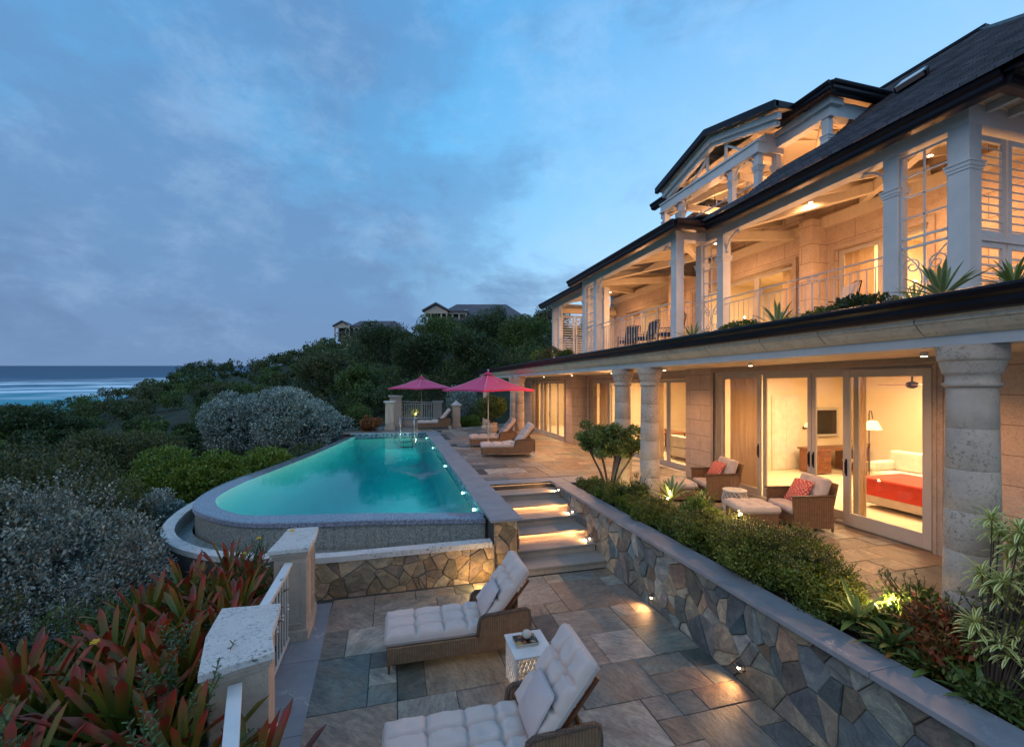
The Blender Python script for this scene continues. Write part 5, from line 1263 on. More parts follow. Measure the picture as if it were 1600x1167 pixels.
for k, (w_, h_, z, rz, mt, lb) in enumerate(((.27,.20,.0,.12,'linen','pale book at the bottom of the pile on the white table'),(.28,.21,.022,.0,'dark','dark printed magazine on top of the pale book'))):
    o = empty('book', (1.64,5.45,TZ+z), lb, 'book', 'books on the white side table', rz); q = MB().box(-w_/2,w_/2,-h_/2,h_/2,.002,.018).build('pages', M['linen']); q.parent = o
    q = MB().box(-w_/2-.004,w_/2+.004,-h_/2-.004,h_/2+.004,.018,.0205).box(-w_/2-.004,w_/2+.004,-h_/2-.004,h_/2+.004,-.0005,.002).build('cover', m if mt == 'dark' else M['frame']); q.parent = o
cd = empty('candle_vase', (1.66,5.46,TZ+.043), 'clear glass vase with a white candle standing on the books', 'candle holder'); mb = MB(); mb.lathe(1.66,5.46,[(.03,TZ+.044),(.06,TZ+.07),(.066,TZ+.11),(.05,TZ+.16),(.05,TZ+.18),(.058,TZ+.20)], 24, False); mb.build('glass', glass('vase_glass', (.9,.92,.92)), cd, smooth=True); mb = MB(); mb.lathe(1.66,5.46,[(.028,TZ+.048),(.052,TZ+.07),(.056,TZ+.108),(.046,TZ+.135),(.005,TZ+.136)], 20); mb.build('candle', M['linen'], cd, smooth=True)
lamp('POINT', 'table_fill_light', (1.67,5.42,LZ+.12), 2.6, (1,.62,.28), .06)  # light and lamp below added inside the table to brighten the paving there
lo = empty('added_table_lamp', (1.67,5.42,LZ+.0), 'small added lamp brightening the paving inside the latticed table', 'lamp'); mb = MB(); mb.cyl(1.67,5.42,LZ,LZ+.03,.04,10); mb.build('foot', M['bronze'], lo); mb = MB(); mb.sphere((1.67,5.42,LZ+.06), .028, 10, 8); mb.build('lens', M['lamps'], lo, smooth=True)

# armchairs with ottomans
def armchair(label, grp):
    o = empty('wicker_armchair', (0,0,0), label, 'armchair', grp)
    mb = MB()
    for s in (-1, 1): mb.prism([(x, s*.40-.02, z) for x, z in ((0,.06),(-.04,.60),(.02,.62),(.70,.64),(.72,.06))], (0,.04,0))
    mb.box(.02,.70,-.38,.38,.10,.30); mb.prism([(.66,-.38,.3),(.80,-.38,.86),(.84,-.38,.86),(.72,-.38,.3)], (0,.76,0)); mb.build('wicker_body', M['wicker'], o, bevel=.01)
    for s in (-1, 1): mb = MB(); mb.beam((-.06,s*.40,.635),(.74,s*.40,.65),.075,.03); mb.build('armrest', M['wickerd'], o, bevel=.01)
    for x in (.02,.70):
        for s in (-1, 1): mb = MB(); mb.cyl(x, s*.40, 0, .10, .02, 8); mb.build('leg', M['wickerd'], o)
    pad('seat_cushion', M['cushion2'], o, .70, .74, .13, xf=lambda u, v, w: (u-.03, v, .30+w), seed=3, r=.05); pad('back_cushion', M['cushion2'], o, .52, .72, .15, xf=incl(.60, .42, R(72)), seed=4, r=.06)
    return o
def ottoman(label, grp):
    o = empty('wicker_ottoman', (0,0,0), label, 'ottoman', grp)
    mb = MB(); mb.box(-.33,.33,-.33,.33,.06,.30); mb.build('wicker_body', M['wicker'], o, bevel=.01)
    for x in (-.31,.31):
        for s in (-.31,.31): mb = MB(); mb.cyl(x, s, 0, .08, .018, 8); mb.build('leg', M['wickerd'], o)
    pad('cushion', M['cushion2'], o, .74, .70, .13, tu=(.25,.49), tv=(-.11,.11), xf=lambda u, v, w: (u-.37, v, .30+w), seed=6, puff=.016, r=.05); return o
GA = 'wicker armchairs outside the near glass doors'; GO = 'cushioned wicker ottomans'
a1 = armchair('wicker armchair nearest the big sliding panel', GA); o1 = ottoman('cushioned ottoman in front of the right armchair', GO)
a2 = copy_tree(a1); a2['label'] = 'wicker armchair left of the white drum table'; o2 = copy_tree(o1); o2['label'] = 'cushioned ottoman in front of the left armchair'
rzA = R(-14)
place(a1, 7.12, 6.88, 0, rzA); place(o1, 6.62, 6.98, 0, rzA); o1.location = (6.58,7.02,0)
place(a2, 6.98, 9.0, 0, rzA); place(o2, 6.42, 9.12, 0, rzA)
for c, lb in ((a1,'red pillow with white medallions on the right armchair'),(a2,'red pillow with white medallions on the left armchair')):
    p = throw_pillow(0,0,0,0,0,lb,'medallion', .46, 'red medallion pillows', .13); p.location = Vector(c.location)+Matrix.Rotation(rzA,3,'Z') @ Vector((.40,.08 ,.64)); p.rotation_euler = (0, -R(58), rzA+.12)
dtb = empty('drum_table', (7.05,7.98,0), 'white pierced drum table between the two armchairs', 'drum table')
mb = MB(); mb.lathe(7.05,7.98,[(.20,.40),(.24,.41),(.24,.435),(.2,.44)], 28); mb.build('tabletop', M['white'], dtb); mb = MB(); mb.lathe(7.05,7.98,[(.20,0),(.22,.01),(.22,.04),(.20,.05)], 28); mb.build('foot_ring', M['white'], dtb)
mb = MB()
for k in range(16):
    for sg in (-1, 1):
        pts = []
        for j in range(7):
            t = j/6; a = 2*PI*k/16+sg*t*PI*.4; r_ = .21+.04*math.sin(PI*t); pts.append((7.05+r_*math.cos(a), 7.98+r_*math.sin(a), .03+.38*t))
        mb.tube(pts, .009, 4)
mb.build('pierced_side', M['white'], dtb)
for k, (x, y) in enumerate(((6.98,7.93),(7.07,8.06),(7.12,7.90))):
    v_ = empty('hurricane_glass', (x,y,.44), ('tallest clear glass on the drum table','clear glass nearest the left armchair on the drum table','clear glass nearest the right armchair on the drum table')[k], 'glass', 'glasses on the drum table'); h_ = (.26,.2,.22)[k]; m2 = MB(); m2.lathe(x,y,[(.035,.441),(.035,.445),(.008,.452),(.008,.49),(.035,.51),(.04,.51+h_*.4),(.032,.46+h_)],16,False); m2.build('bowl', M['glass'], v_, smooth=True)

# parasols
def parasol(x, y, rz, label, z0=2.46, zt=3.16, s=1.55):
    o = empty('parasol', (0,0,0), label, 'parasol', 'pink square parasols on the pool deck')
    V = []; F = []; n = 10
    for q in range(4):
        c0 = Vector((math.cos(q*PI/2+PI/4), math.sin(q*PI/2+PI/4), 0))*s*1.414; c1 = Vector((math.cos((q+1)*PI/2+PI/4), math.sin((q+1)*PI/2+PI/4), 0))*s*1.414; b0 = len(V)
        for i in range(n+1):
            t = .03+.97*i/n
            for j in range(n+1):
                k = j/n; p = (c0*(1-k)+c1*k)*t; sag = .07*math.sin(PI*k)*t-.05*math.sin(PI*t); V.append((p.x, p.y, zt-(zt-z0)*t**.93-.0+(-.05*math.sin(PI*t))*(1)+.0*sag+ .035*math.sin(PI*k)*t*t))
        for i in range(n):
            for j in range(n): a = b0+i*(n+1)+j; F.append((a, a+1, a+n+2, a+n+1))
        # valance
        b1 = len(V)
        for j in range(n+1): k = j/n; p = c0*(1-k)+c1*k; zz = z0+.035*math.sin(PI*k); V += [(p.x,p.y,zz),(p.x,p.y,zz-.07)]
        for j in range(n): a = b1+2*j; F.append((a, a+2, a+3, a+1))
    cn = mesh_np('canopy', V, F, M['parasol'], None); cn.parent = o
    mb = MB(); mb.lathe(0,0,[(.30,zt-.05),(.15,zt+.02),(.03,zt+.07)], 4, False); q = mb.build('vent', M['parasol']); q.parent = o
    mb = MB(); mb.cyl(0,0,.05,zt+.12,.024,12); mb.sphere((0,0,zt+.14),.035,10,6); q = mb.build('pole', M['frame']); q.parent = o
    mb = MB(); mb.lathe(0,0,[(.26,0),(.26,.05),(.05,.08),(.04,.3)], 20); q = mb.build('base', M['iron']); q.parent = o
    for q in range(8):
        a = q*PI/4+PI/4; r_ = s*(1.40 if q % 2 == 0 else 1.0); mb = MB(); mb.tube([(.03*math.cos(a),.03*math.sin(a),zt-.03),(r_*.5*math.cos(a),r_*.5*math.sin(a),(zt+z0)/2-.07),(r_*.97*math.cos(a),r_*.97*math.sin(a),z0-.01)], .012, 5); mb.tube([(.03*math.cos(a),.03*math.sin(a),zt-.65),(r_*.5*math.cos(a),r_*.5*math.sin(a),(zt+z0)/2-.08)], .009, 5); w_ = mb.build('rib', M['frame']); w_.parent = o
    return place(o, x, y, 0, rz)
parasol(3.97, 18.7, R(28), 'pink parasol over the pair of loungers, in front of the villa', s=1.38)
parasol(1.85, 29.4, R(35), 'pink parasol farther away behind the single lounger', s=1.5)

# far end of the pool deck
def pier(x, y, w_, z1, label, z0=0, cap=True, fin=False, grp='stone pillars at the far end of the deck', d=None):
    d = d or w_
    o = empty('stone_pillar', (x,y,z0), label, 'pillar', grp); h = w_/2; hd = d/2
    mb = MB(); mb.box(x-h,x+h,y-hd,y+hd,z0,z1-.12); mb.box(x-h-.04,x+h+.04,y-hd-.04,y+hd+.04,z0,z0+.22); mb.build('shaft', M['pillar'], o, bevel=.006)
    mb = MB(); mb.box(x-h-.05,x+h+.05,y-hd-.05,y+hd+.05,z1-.119,z1-.07); mb.box(x-h-.09,x+h+.09,y-hd-.09,y+hd+.09,z1-.069,z1)
    if fin: mb.lathe(x,y,[(h*1.3,z1+.001),(h*.5,z1+.16),(.02,z1+.26)], 4)
    mb.build('cap', M['capst'], o, bevel=.008); return o
pier(-.12, 27.6, .50, 1.72, 'tall stone pillar at the far left corner of the pool deck')
pier(.25, 29.9, .75, 2.0, 'broad stone pillar behind the tall one at the left end of the far railing', d=.5)
pier(2.95, 30.0, .50, 1.62, 'stone pillar at the right end of the far railing')
pier(3.95, 28.4, .46, 1.45, 'stone pillar with a pointed cap behind the far lounger', fin=True)
fr_ = empty('deck_railing', (1.6,30,.3), 'white upright railing behind the far parasol', 'railing'); mb = MB(); mb.beam((.62,30,1.6),(2.7,30,1.52),.06,.05); mb.beam((.62,30,1.46),(2.7,30,1.40),.04,.03); mb.beam((.62,30,.55),(2.7,30,.5),.04,.04); mb.build('rails', M['white'], fr_); mb = MB()
for k in range(18): mb.cyl(.68+k*.117, 30, .5, 1.48, .018, 6)
mb.build('balusters', M['white'], fr_)
lw_ = empty('low_wall', (1.4,30.2,0), 'low stone wall under the far railing', 'low wall'); mb = MB(); mb.box(.6,2.75,29.85,30.2,0,.44); mb.build('wall_body', M['pillar'], lw_); mb = MB(); mb.box(.58,2.77,29.8,30.22,.441,.49); mb.build('coping', M['coping'], lw_)

# ------------------------------------------------------------------ plants
def shrub(name, label, cat, mat, x, y, z, rx, ry, rz, n, L, W_, seed, grp=None, k=7, stems=True, gap=.35, shell=.5, up=.35, gs=2.2):
    o = empty(name, (x,y,z), label, cat, grp)
    leafcloud('foliage', M[mat], lumps(x, y, z+rz*.85, rx, ry, rz, k, seed), n, L, W_, seed, o, gap=gap, shell=shell, up=up, zmin=z-.3, gs=gs)
    if stems:
        rg = random.Random(seed); mb = MB()
        for i in range(6):
            a = rg.random()*2*PI; e = (x+rx*.6*math.cos(a), y+ry*.6*math.sin(a), z+rz*rg.uniform(.7,1.4)); mb.tube([(x+.05*math.cos(a),y+.05*math.sin(a),z-.3),((x+e[0])/2,(y+e[1])/2,z+rz*.5),e], [.03*rx+.008,.02*rx+.006,.006], 5)
        mb.build('stems', M['trunk'], o)
    return o
def sprays(o, cx, cy, cz, rx, ry, rz, n, L, lm, lw, mat, seed, zmin=-.2):
    rg = random.Random(seed); sp_ = []; mb = MB()
    for i in range(n):
        a = rg.random()*2*PI; e = rg.uniform(zmin, 1.45); ce = math.cos(e); dv = Vector((math.cos(a)*ce, math.sin(a)*ce, math.sin(e)+.35)).normalized()
        p = Vector((cx+rx*.86*math.cos(a)*ce, cy+ry*.86*math.sin(a)*ce, cz+rz*.86*math.sin(e))); dv = (dv+Vector((rg.uniform(-.4,.4),rg.uniform(-.4,.4),rg.uniform(-.2,.3)))).normalized(); l = L*rg.uniform(.5,1.3)
        mb.tube([p, p+dv*l*.5, p+dv*l+Vector((0,0,-.05*l))], [.006,.004,.002], 4); m_ = int(l/ (lm*.42))
        o1 = dv.orthogonal().normalized(); o2 = dv.cross(o1)
        for j in range(m_): t = j/m_; b_ = j*2.4; sp_.append((p+dv*l*t, (o1*math.cos(b_)+o2*math.sin(b_))*.8+dv*.6, lm*rg.uniform(.6,1.2)*(1-.35*t), lw*rg.uniform(.7,1.2), .3, .15))
    V, F, T, S = blades(sp_, 2); mesh_np('foliage', V, F, mat, o, smooth=True); mb.build('sprays', M['trunk'], o)
# planter hedge: two foliage masters, copied
hb = []
spots = [(5.0,9.25,.62),(5.1,8.5,.55),(4.98,7.75,.66),(5.15,7.05,.60),(5.0,6.4,.72),(5.2,5.85,.72),(5.0,5.3,.78),(5.25,4.85,.74),(5.05,4.35,.76)]
names = ['round boxwood bush closest to the steps in the planter','boxwood bush before the pale spiky plant','boxwood bush left of the ottomans in the planter','boxwood bush in front of the left ottoman','boxwood bush in front of the right ottoman','boxwood bush below the right armchair','boxwood bush in the middle of the near hedge','boxwood bush beside the bright uplight','last boxwood bush at the right end of the hedge']
m1 = shrub('boxwood_bush', names[0], 'bush', 'leafbox', 0,0,0, .55,.55,.42, 13000, .040, .024, 31, 'boxwood bushes in the planter', k=16, gap=.5, shell=.3, gs=3)
m2_ = shrub('boxwood_bush', names[1], 'bush', 'leafbox', 0,0,0, .55,.55,.42, 13000, .040, .024, 47, 'boxwood bushes in the planter', k=16, gap=.5, shell=.3, gs=3)
sprays(m1, 0,0,.36,.52,.52,.40,120,.20,.045,.024,M['leafbox'],5,.1); sprays(m2_, 0,0,.36,.52,.52,.40,120,.20,.045,.024,M['leafbox'],6,.1)
for i, (x, y, s) in enumerate(spots):
    o = (m1, m2_)[i] if i < 2 else copy_tree((m1, m2_)[i % 2])
    o['label'] = names[i]; o.location = (x,y,-.08); o.rotation_euler = (0,0,i*1.3); o.scale = (s*(1.1+.18*((i*37)%5)/5), s*1.15, s*(1.0 if i < 4 else 1.08+.3*((i*53)%4)/4))
V_ = [(rg_.uniform(4.75,5.4) if False else 4.75+.65*((i*7919) % 97)/97, 2.0+9.2*i/150, .0+.10*((i*31) % 7)/7, .16, .16, .12) for i in range(150)]
tag(leafcloud('ground_cover', M['leafmid'], V_, 26000, .055, .022, 5, gap=.25, shell=.1, up=.8), 'low mixed green ground cover filling the planter', 'ground cover', kind='stuff')
V_ = [(4.8+.6*((i*7919) % 89)/89, 2.0+9.2*i/60, .05+.14*((i*31) % 7)/7, .14, .14, .12) for i in range(60)]
tag(leafcloud('ground_cover', M['leafbright'], V_, 7000, .075, .022, 6, gap=.25, shell=.1, up=1.0), 'sprouting bright leaves through the planter bed', 'ground cover', kind='stuff')
# small tree in the planter
tr_ = empty('small_tree', (5.2,10.05,-.1), 'small multi stemmed tree with round leaf clusters in the planter by the columns', 'tree')
rg = random.Random(4); mb = MB(); tips = []
for i in range(8):
    a = i*2*PI/8+rg.uniform(-.3,.3); r1 = rg.uniform(.28,.62); b0 = Vector((5.2+.04*math.cos(a),10.05+.04*math.sin(a),-.1)); p1_ = b0+Vector((math.cos(a)*r1*.35, math.sin(a)*r1*.35, .55)); p2_ = b0+Vector((math.cos(a)*r1*.8, math.sin(a)*r1*.8, 1.0)); p3_ = b0+Vector((math.cos(a)*r1*1.15, math.sin(a)*r1*1.15, rg.uniform(1.25,1.75)))
    mb.tube(spline([b0,p1_,p2_,p3_],4), [.034-.0018*q for q in range(13)], 6)
    for q in range(3):
        c_ = p2_+Vector((rg.uniform(-.25,.25),rg.uniform(-.25,.25),rg.uniform(.15,.6))); mb.tube([p2_, (p2_+c_)/2+Vector((0,0,.05)), c_], [.012,.009,.006], 5); tips.append(c_)
    tips.append(p3_)
mb.build('trunk', M['trunk'], tr_, smooth=True)
bl = [(t_.x,t_.y,t_.z,.17,.17,.13) for t_ in tips]+[(5.2+rg.uniform(-.6,.6),10.05+rg.uniform(-.6,.6),rg.uniform(.9,1.55),.16,.16,.12) for _ in range(22)]
leafcloud('crown', M['leaftree'], [(a_,b_,c_+.08,d_*1.12,e_*1.12,f_*1.1) for a_,b_,c_,d_,e_,f_ in bl], 8000, .085, .038, 9, tr_, gap=.2, shell=.3, up=.5)
# spiky, variegated and broad leaved plants of the planter
rg = random.Random(12)
def spiky(name, label, cat, mat, x, y, z, n, L, W_, grp=None, **kw):
    o = empty(name, (x,y,z), label, cat, grp); bladeobj('leaves', rosette((x,y,z), n, L, W_, rg, **kw), M[mat], o); return o
spiky('agave', 'pale green agave lit from below beside the left ottoman', 'agave', 'agave', 5.55, 8.05, .30, 18, .55, .085, 'agaves', droop=.35, emin=.35)
spiky('variegated_plant', 'upright variegated plant in front of the left armchair', 'plant', 'varie', 5.9, 7.55, .38, 34, .22, .035, None, droop=.5, emin=-.1, emax=1.4)
spiky('agave', 'large agave on the canopy beside the near lattice panel', 'agave', 'agave', 6.2, 3.75, 3.66, 26, .50, .07, 'agaves', droop=.3, emin=.15)
spiky('agave', 'agave on the canopy in front of the sliding balcony doors', 'agave', 'agave', 6.15, 6.0, 3.58, 26, .48, .06, 'agaves', droop=.35, emin=.1)
spiky('agave', 'small agave on the canopy at the foot of the corner post', 'agave', 'agave', 6.1, 8.1, 3.6, 24, .42, .055, 'agaves', droop=.4, emin=.1)
spiky('grassy_plant', 'feathery grassy plant on the canopy below the louvres', 'plant', 'strap', 6.35, 3.2, 3.66, 46, .42, .03, None, droop=.9, emin=.1)
spiky('grassy_plant', 'fine leaved plant on the canopy under the near lattice panel', 'plant', 'varie', 6.3, 4.1, 3.62, 40, .34, .03, None, droop=.9, emin=.1)
for i, (x, y, z, s, mt, lb) in enumerate(((6.3,5.2,3.52,.34,'leafmid','low leafy shrub on the canopy left of the near post'),(6.25,4.6,3.52,.40,'leafdark','round leafy shrub on the canopy below the near post'),(6.25,6.9,3.52,.36,'leafmid','low shrub on the canopy between two agaves'),(6.1,16.4,3.55,.62,'leafolive','leggy shrub on the canopy below the far bay'),(6.15,15.2,3.55,.40,'leafmid','low green shrub on the canopy near the far post'),(6.2,17.7,3.6,.6,'leafbright','tall pale shrub at the far end of the canopy'))):
    shrub('canopy_shrub', lb, 'shrub', mt, x, y, z, s, s*1.2, s*.55, 1500, .07, .032, 60+i, 'shrubs growing on the canopy', k=4, gap=.4)
# near right: variegated dracaena, broad strap leaves and rust coloured leaves
vd = empty('variegated_shrub', (4.95,2.55,-.1), 'tall pale variegated shrub with rosettes of narrow leaves at the right edge', 'shrub'); rg = random.Random(77); sp_ = []; mb = MB()
tipsv = []
for i in range(95):
    tx = rg.uniform(5.0,5.75); ty = rg.uniform(2.0,2.82); tz = rg.uniform(.25,1.5)
    tipsv.append((tx,ty,tz))
for (tx, ty, tz) in tipsv:
    b0 = Vector((5.0+(tx-5.0)*.2, 2.7+(ty-2.7)*.2, -.1)); t_ = Vector((tx,ty,tz)); mb.tube([b0, b0+(t_-b0)*.5+Vector((0,0,.12)), t_], [.009,.006,.004], 5)
    sp_ += rosette((tx,ty,tz), 24, .185, .034, rg, droop=1.25, emin=-.35, emax=1.3, cup=.2)
mb.build('stems', M['trunk'], vd); bladeobj('leaves', sp_, M['varie'], vd, 4)
for i, (x, y, n, L, W_, mt, lb) in enumerate(((4.92,3.75,20,.46,.08,'strap','broad strap leaved plant at the right end of the hedge'),(5.15,3.55,18,.4,.07,'strap','green strap leaved plant close to the near column'),(4.82,3.3,16,.36,.06,'fern','low dark green tuft on the coping by the rust plant'),(5.2,2.8,20,.5,.08,'strap','tall strap leaved plant behind the variegated shrub'),(4.82,2.6,18,.4,.06,'fern','low dark green tuft under the variegated shrub'),(5.0,3.35,18,.42,.07,'rust','rust orange leaved plant at the foot of the near column'),(4.95,3.05,16,.40,.07,'strap','low green strap leaved plant under the variegated shrub'),(5.05,2.3,16,.45,.07,'strap','green strap leaved plant in the corner of the planter'),(4.85,4.15,14,.30,.05,'strap','small strap leaved plant below the uplight'),(4.9,8.9,14,.36,.035,'strap','arching green plant over the coping near the steps'),(4.85,7.9,14,.34,.035,'strap','arching grassy plant on the coping edge'),(4.9,9.9,16,.34,.03,'fern','low green tuft at the foot of the small tree'),(5.1,10.7,16,.34,.03,'fern','low green tuft at the planter corner'))):
    spiky('leafy_plant', lb, 'plant', mt, x, y, -.06+(.12 if i < 4 else 0), n, L, W_, 'low plants in the planter', droop=.9, emin=.1, emax=1.2)
for i, (x, y, z, lb) in enumerate(((4.85,3.95,.06,'small red flower low in the planter at right'),(5.2,5.6,.42,'small red flower standing above the hedge'))):
    o = leafcloud('red_flower', M['petalr'], [(x,y,z,.03,.03,.02)], 26, .035, .02, i+3, gap=0, shell=.2); tag(o, lb, 'flower', 'red flowers')

for i, (x, y, z, r, h, mt, lb) in enumerate(((5.32,3.45,-.05,.36,.34,'leafmid','loose leafy shrub at the foot of the near column'),(5.1,3.05,-.05,.34,.30,'leafred','small croton with orange leaves right of the hedge'),(5.35,2.75,-.05,.4,.36,'leafbright','bright leafy shrub behind the variegated shrub'),(4.85,9.6,-.05,.25,.22,'leafbright','small bright shrub on the coping side of the small tree'),(5.25,6.75,.1,.34,.34,'leafbright','taller bright green shrub rising from the middle of the hedge'),(5.2,8.9,-.02,.33,.32,'leafmid','loose green shrub right of the small tree'))):
    q = shrub('planter_shrub', lb, 'shrub', mt, x, y, z, r, r*1.1, h, 1500, .075, .034, 700+i, 'mixed shrubs in the planter', k=8, gap=.4, shell=.3, up=.7)
    sprays(q, x, y, z+h*.8, r, r, h, 26, .22, .075, .03, M[mt], 40+i, .1)
# garden uplights
def uplight(x, y, z, W_, label, aim=(0,0,1)):
    o = empty('garden_uplight', (x,y,z), label, 'garden light', 'uplights in the planting'); mb = MB(); mb.cyl(x,y,z-.12,z-.02,.035,12); mb.build('housing', M['bronze'], o); mb = MB(); mb.sphere((x,y,z-.01),.03,10,6); mb.build('lens', M['lampw'], o, smooth=True)
    lamp('POINT', 'uplight_bulb', (x,y,z+.05), W_, (1,.70,.30), .04)
uplight(5.3, 3.68, .24, 26, 'bright uplight in the bushes at the right end of the hedge'); uplight(5.42, 7.95, .36, 9, 'uplight at the foot of the pale agave'); uplight(5.36, 5.95, .60, 12, 'uplight glowing through the middle of the hedge'); uplight(5.35, 9.45, .2, 12, 'small uplight under the small tree'); uplight(1.55, 30.7, .7, 14, 'uplight behind the far railing')
shrub('lit_shrub', 'yellow lit shrub behind the far railing', 'shrub', 'leafbright', 1.6, 31.2, .2, .8, .5, .6, 1800, .10, .05, 91, k=4)

# bromeliads in the near left corner
rg = random.Random(21); bs = []
bl_ = [(-1.05,3.75,-.85,.80,'bromeliad with one red leaf reaching over the bottom of the paving'),(-1.55,4.0,-.62,.75,'bromeliad in front of the nearest white handrail'),(-1.9,4.4,-.62,.8,'bromeliad crowding the outer side of the near pillar'),
 (-2.2,3.8,-.72,.8,'bromeliad at the bottom edge left of the handrail'),(-2.7,4.1,-.72,.8,'bromeliad low between the bottom edge and the yellow flower'),(-3.2,4.5,-.78,.8,'bromeliad in the bottom left corner'),
 (-2.3,4.7,-.62,.85,'bromeliad beneath the small low yellow flower'),(-2.8,5.0,-.66,.85,'bromeliad beneath the brightest yellow flower'),(-3.3,5.3,-.74,.85,'bromeliad spreading left below the silver bush'),
 (-2.05,5.3,-.60,.8,'bromeliad just behind the cap of the near pillar'),(-2.5,5.6,-.62,.85,'bromeliad in the middle of the clump'),(-3.0,6.0,-.68,.85,'tall bromeliad against the foot of the silver bush'),
 (-1.95,6.0,-.60,.75,'bromeliad behind the railing between the pillars, nearer one'),(-2.4,6.4,-.60,.8,'red bromeliad in the second row behind the railing'),(-1.95,6.6,-.56,.75,'red bromeliad behind the railing, close to the far pillar'),
 (-2.35,7.1,-.54,.75,'deep red bromeliad left of the far pillar'),(-1.98,7.4,-.52,.7,'upright bromeliad touching the far pillar'),(-2.75,7.3,-.58,.8,'red bromeliad between the far pillar and the silver bush'),
 (-2.45,7.9,-.52,.75,'bromeliad with upright red tips below the pool trough'),(-3.1,6.9,-.64,.8,'bromeliad half hidden under the silver bush'),(-3.7,5.7,-.8,.85,'bromeliad at the left end of the clump'),
 (-2.0,4.9,-.60,.8,'bromeliad wedged between near pillar and sprigs'),(-3.6,4.9,-.82,.8,'bromeliad leaning out at the lower left edge'),(-2.75,3.7,-.82,.75,'bromeliad cut off by the bottom edge near the corner')]
for i, (x, y, z, L, lb) in enumerate(bl_):
    if i < 4:
        o = empty('bromeliad', (0,0,0), lb, 'bromeliad', 'bromeliads in the left corner'); bladeobj('leaves', rosette((0,0,0), 26, .90, .080, rg, droop=.5, emin=.4, emax=1.45, cup=.6), M['brom'], o, 9, True); bs.append(o)
    else: o = copy_tree(bs[i % 4]); o['label'] = lb
    o.location = (x,y,z); o.rotation_euler = (rg.uniform(-.12,.12), rg.uniform(-.2,.05), rg.random()*6.28); s = L/.80*rg.uniform(.85,1.0); o.scale = (s,s,s)
V_ = [(-3.9+2.3*((i*7919) % 97)/97, 3.6+4.4*((i*6007) % 89)/89, -.62+.12*((i*31) % 7)/7, .3, .3, .22) for i in range(120)]
tag(leafcloud('undergrowth', M['leafmid'], V_, 15000, .07, .024, 8, gap=.25, shell=.1, up=1.0), 'dark green undergrowth between the bromeliads', 'undergrowth', kind='stuff')
# leafy sprigs and yellow flowers growing
def sprig(c, d, L, rgs):
    """stem with whorls of small leaves"""
    c = Vector(c); d = Vector(d).normalized(); sp = []
    n = int(L/.022)
    for i in range(n):
        p = c+d*(L*i/n)+Vector((0,0,-.10*(i/n)**2*L)); a = i*2.4
        o = d.orthogonal().normalized(); q = d.cross(o); dd = (o*math.cos(a)+q*math.sin(a))*.85+d*.55
        sp.append((p, dd, .078*(1-.45*i/n)*rgs.uniform(.8,1.15), .021, .3, .2))
    return sp
rg = random.Random(5); slabels = ['green sprig rising across the near white cap','green sprig at the left of the near railing','trailing sprig in the bottom left corner','sprig of yellow flowering vine by the far pillar','sprig hanging over the near railing','green sprig in the middle of the bromeliads','green sprig left of the near pillar','trailing sprig low at the left']
for i, (c, ds, k) in enumerate((((-1.62,4.35,-.12),(.12,.2,1),6),((-1.75,3.9,-.28),(-.1,.2,1),6),((-2.5,3.9,-.25),(-.6,.5,.45),9),((-2.05,7.6,-.12),(.1,.0,1),11),((-1.3,3.85,-.3),(.5,-.1,.6),4),((-2.1,5.2,-.2),(.1,.2,1),7),((-1.95,4.6,-.22),(-.2,.1,1),7),((-2.9,4.4,-.3),(-.7,.3,.5),8))):
    o = empty('leafy_sprig', c, slabels[i], 'plant', 'leafy sprigs among the bromeliads'); sp_ = []; mb = MB()
    for j in range(k):
        dd = Vector(ds)+Vector((rg.uniform(-.35,.35),rg.uniform(-.35,.35),rg.uniform(-.1,.2))); cc = Vector(c)+Vector((rg.uniform(-.14,.14),rg.uniform(-.14,.14),rg.uniform(-.05,.05))); L = rg.uniform(.38,.62); sp_ += sprig(cc, dd, L, rg); dn = dd.normalized(); mb.tube([cc, cc+dn*L*.5+Vector((0,0,-.012)), cc+dn*L+Vector((0,0,-.10*L))], .004, 4)
    bladeobj('leaves', sp_, M['fern'], o, 3); mb.build('stems', M['trunk'], o)
for i, (x, y, z, lb) in enumerate(((-2.94,5.55,.01,'yellow flower over the bromeliads at left'),(-2.15,7.6,.10,'yellow flower on the vine left of the far pillar'),(-1.98,7.7,.28,'yellow flower higher on the vine by the far pillar'),(-1.55,7.9,.30,'yellow flower lying at the edge of the far pillar cap'),(-2.19,5.14,-.17,'small yellow flower low between the leaves'))):
    sp_ = [((x,y,z),(math.cos(a),math.sin(a)*.7,.35+.25*math.sin(a)),.05,.042,.3,.2) for a in [q*2*PI/6 for q in range(6)]]
    o = bladeobj('yellow_flower', sp_, M['petaly'], None, 3); tag(o, lb, 'flower', 'yellow flowers')

